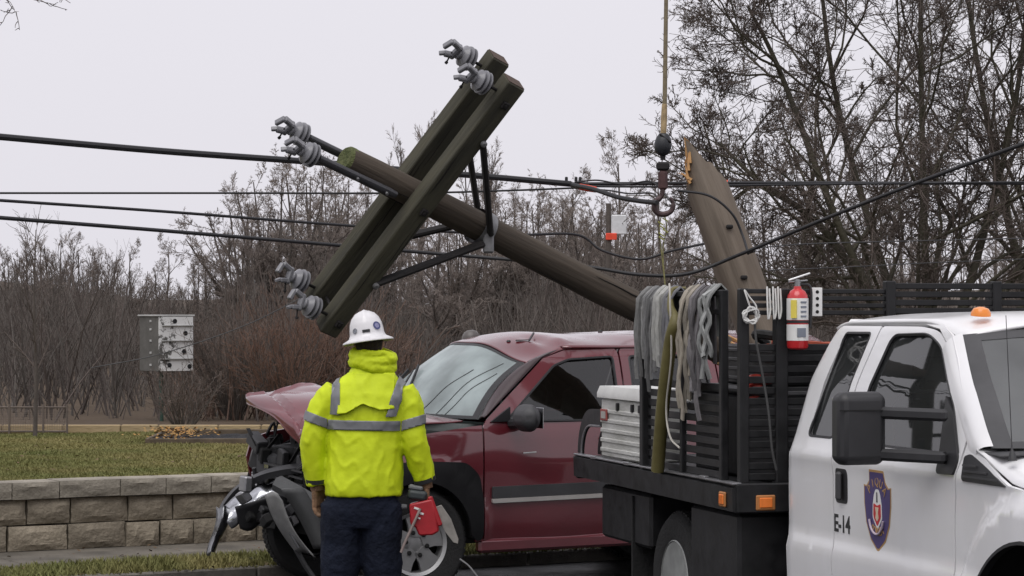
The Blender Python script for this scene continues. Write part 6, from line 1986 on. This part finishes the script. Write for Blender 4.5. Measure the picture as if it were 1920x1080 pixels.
def on_hat(ang, z, r_=.1015):
    a = math.radians(ang)
    p = Vector((r_ * math.cos(a) * .95, r_ * math.sin(a) * 1.10, z))
    n_ = Vector((math.cos(a), math.sin(a), .22)).normalized()
    return p, n_
p, n_ = on_hat(-48, .062, .099)
s1 = MB().lathe([(.024, 0), (.024, .0025)], p, n_, 24).build('round_sticker', mat('sticker_blue', (.05, .06, .17), .4, var=.4, scale=60), ht)
MB().lathe([(.015, .002), (.0145, .0034)], p, n_, 20).build('sticker_centre', mat('sticker_pale', (.22, .22, .36), .4, var=.5, scale=120), s1)
p, n_ = on_hat(-128, .046, .1005)
MB().lathe([(.016, 0), (.016, .0022)], p, n_, 20).build('round_sticker', mat('sticker_grey', (.17, .18, .20), .4, var=.5, scale=90), ht)
p, n_ = on_hat(-88, .038, .1015)
MB().box(p + n_ * .001, (.042, .007, .016), None, .001).build('name_strip', MATS['black_plastic'], ht)
# gloves
LHm = hand(LWR + Vector((.002, .01, -.03)), (.03, .10, -1), (.55, .83, .1), (.83, -.55, 0), (.35, .45, .4), k=1.2)
link('glove', LHm, MATS['glove_leather'], wk)
RHm = hand(RWR + Vector((.004, .004, -.022)), (.06, .05, -1), (0, 1, .1), (-1, 0, 0), (1.0, 1.2, .9), k=1.1)
link('glove', RHm, MATS['glove_leather'], wk)

# ------------------------------------------------------------------ the saw in his right hand
sw_o = Vector((-.844, 15.0, 0)) + Vector((.315, -.01, .72))
sw = empty('power_saw', sw_o, 0, 'red handheld power saw with pale blade held in the worker\'s right hand', 'saw')
def q_(px, py, dy=0.0): return Vector(((px - 690) / 320.0 - .315, dy, 2.05 - (py - 588) / 320.0 - .72))
mr_ = mat('tool_red', (.36, .015, .022), .42, var=.12, scale=12)
mg_ = mat('tool_grey', (.13, .135, .14), .5, var=.15)
b = MB()
b.prism([(v.x, v.z) for v in (q_(768, 944), q_(812, 934), q_(818, 962), q_(824, 995), q_(812, 1002), q_(786, 1003), q_(780, 988), q_(770, 982))], (0, .05, 0), (1, 0, 0), (0, 0, 1), .10)
b.build('housing', mr_, sw, bevel=.010)
MB().box(q_(783, 928), (.115, .095, .062), Matrix.Rotation(.15, 3, 'Y'), .014).build('motor_cover', mat('tool_dark', (.03, .038, .04), .5), sw, bevel=.006)
MB().box(q_(780, 914), (.085, .08, .026), Matrix.Rotation(.15, 3, 'Y'), .008).build('vent_plate', mg_, sw)
hp = RWR + Vector((.010 - .022, .012, -.022 - .108)) - (Vector((.315, -.01, .72)))
MB().tube(spline([hp + Vector((-.01, -.085, -.045)), hp + Vector((-.002, -.06, -.008)), hp, hp + Vector((.002, .06, -.008)), hp + Vector((-.006, .085, -.06))], 5), .0155, 10).build('handle', mr_, sw)
MB().bar(q_(806, 930, -.03), q_(826, 985, -.03), .035, .03, bev=.008).build('side_guard', mr_, sw)
bl = [q_(816, 950), q_(828, 946), q_(846, 972), q_(860, 1010), q_(859, 1019), q_(850, 1016), q_(836, 998), q_(820, 972)]
MB().prism([(v.x, v.z) for v in bl], (0, -.02, 0), (1, 0, 0), (0, 0, 1), -.010).build('blade', mat('blade_grey', (.28, .265, .24), .45, .3, var=.2, scale=15), sw, bevel=.002)
MB().tube(spline([q_(789, 952, -.06), q_(783, 966, -.065), q_(772, 990, -.06), q_(760, 1016, -.055), q_(753, 1034, -.05)], 5), .0085, 8).build('pale_lead', mat('pale_lead', (.30, .24, .22), .6), sw)
for k, (px, py, w_, h_) in enumerate(((782, 952, .030, .012), (790, 961, .034, .012), (786, 970, .020, .010))):
    MB().box(q_(px, py, -.052), (w_, .006, h_), Matrix.Rotation(.3, 3, 'Y'), .001).build('marking', MATS['label_white'], sw)
MB().lathe([(.012, -.02), (.016, 0), (.016, .012)], q_(757, 950, .0), (-1, 0, 0), 10).build('knob', mg_, sw)
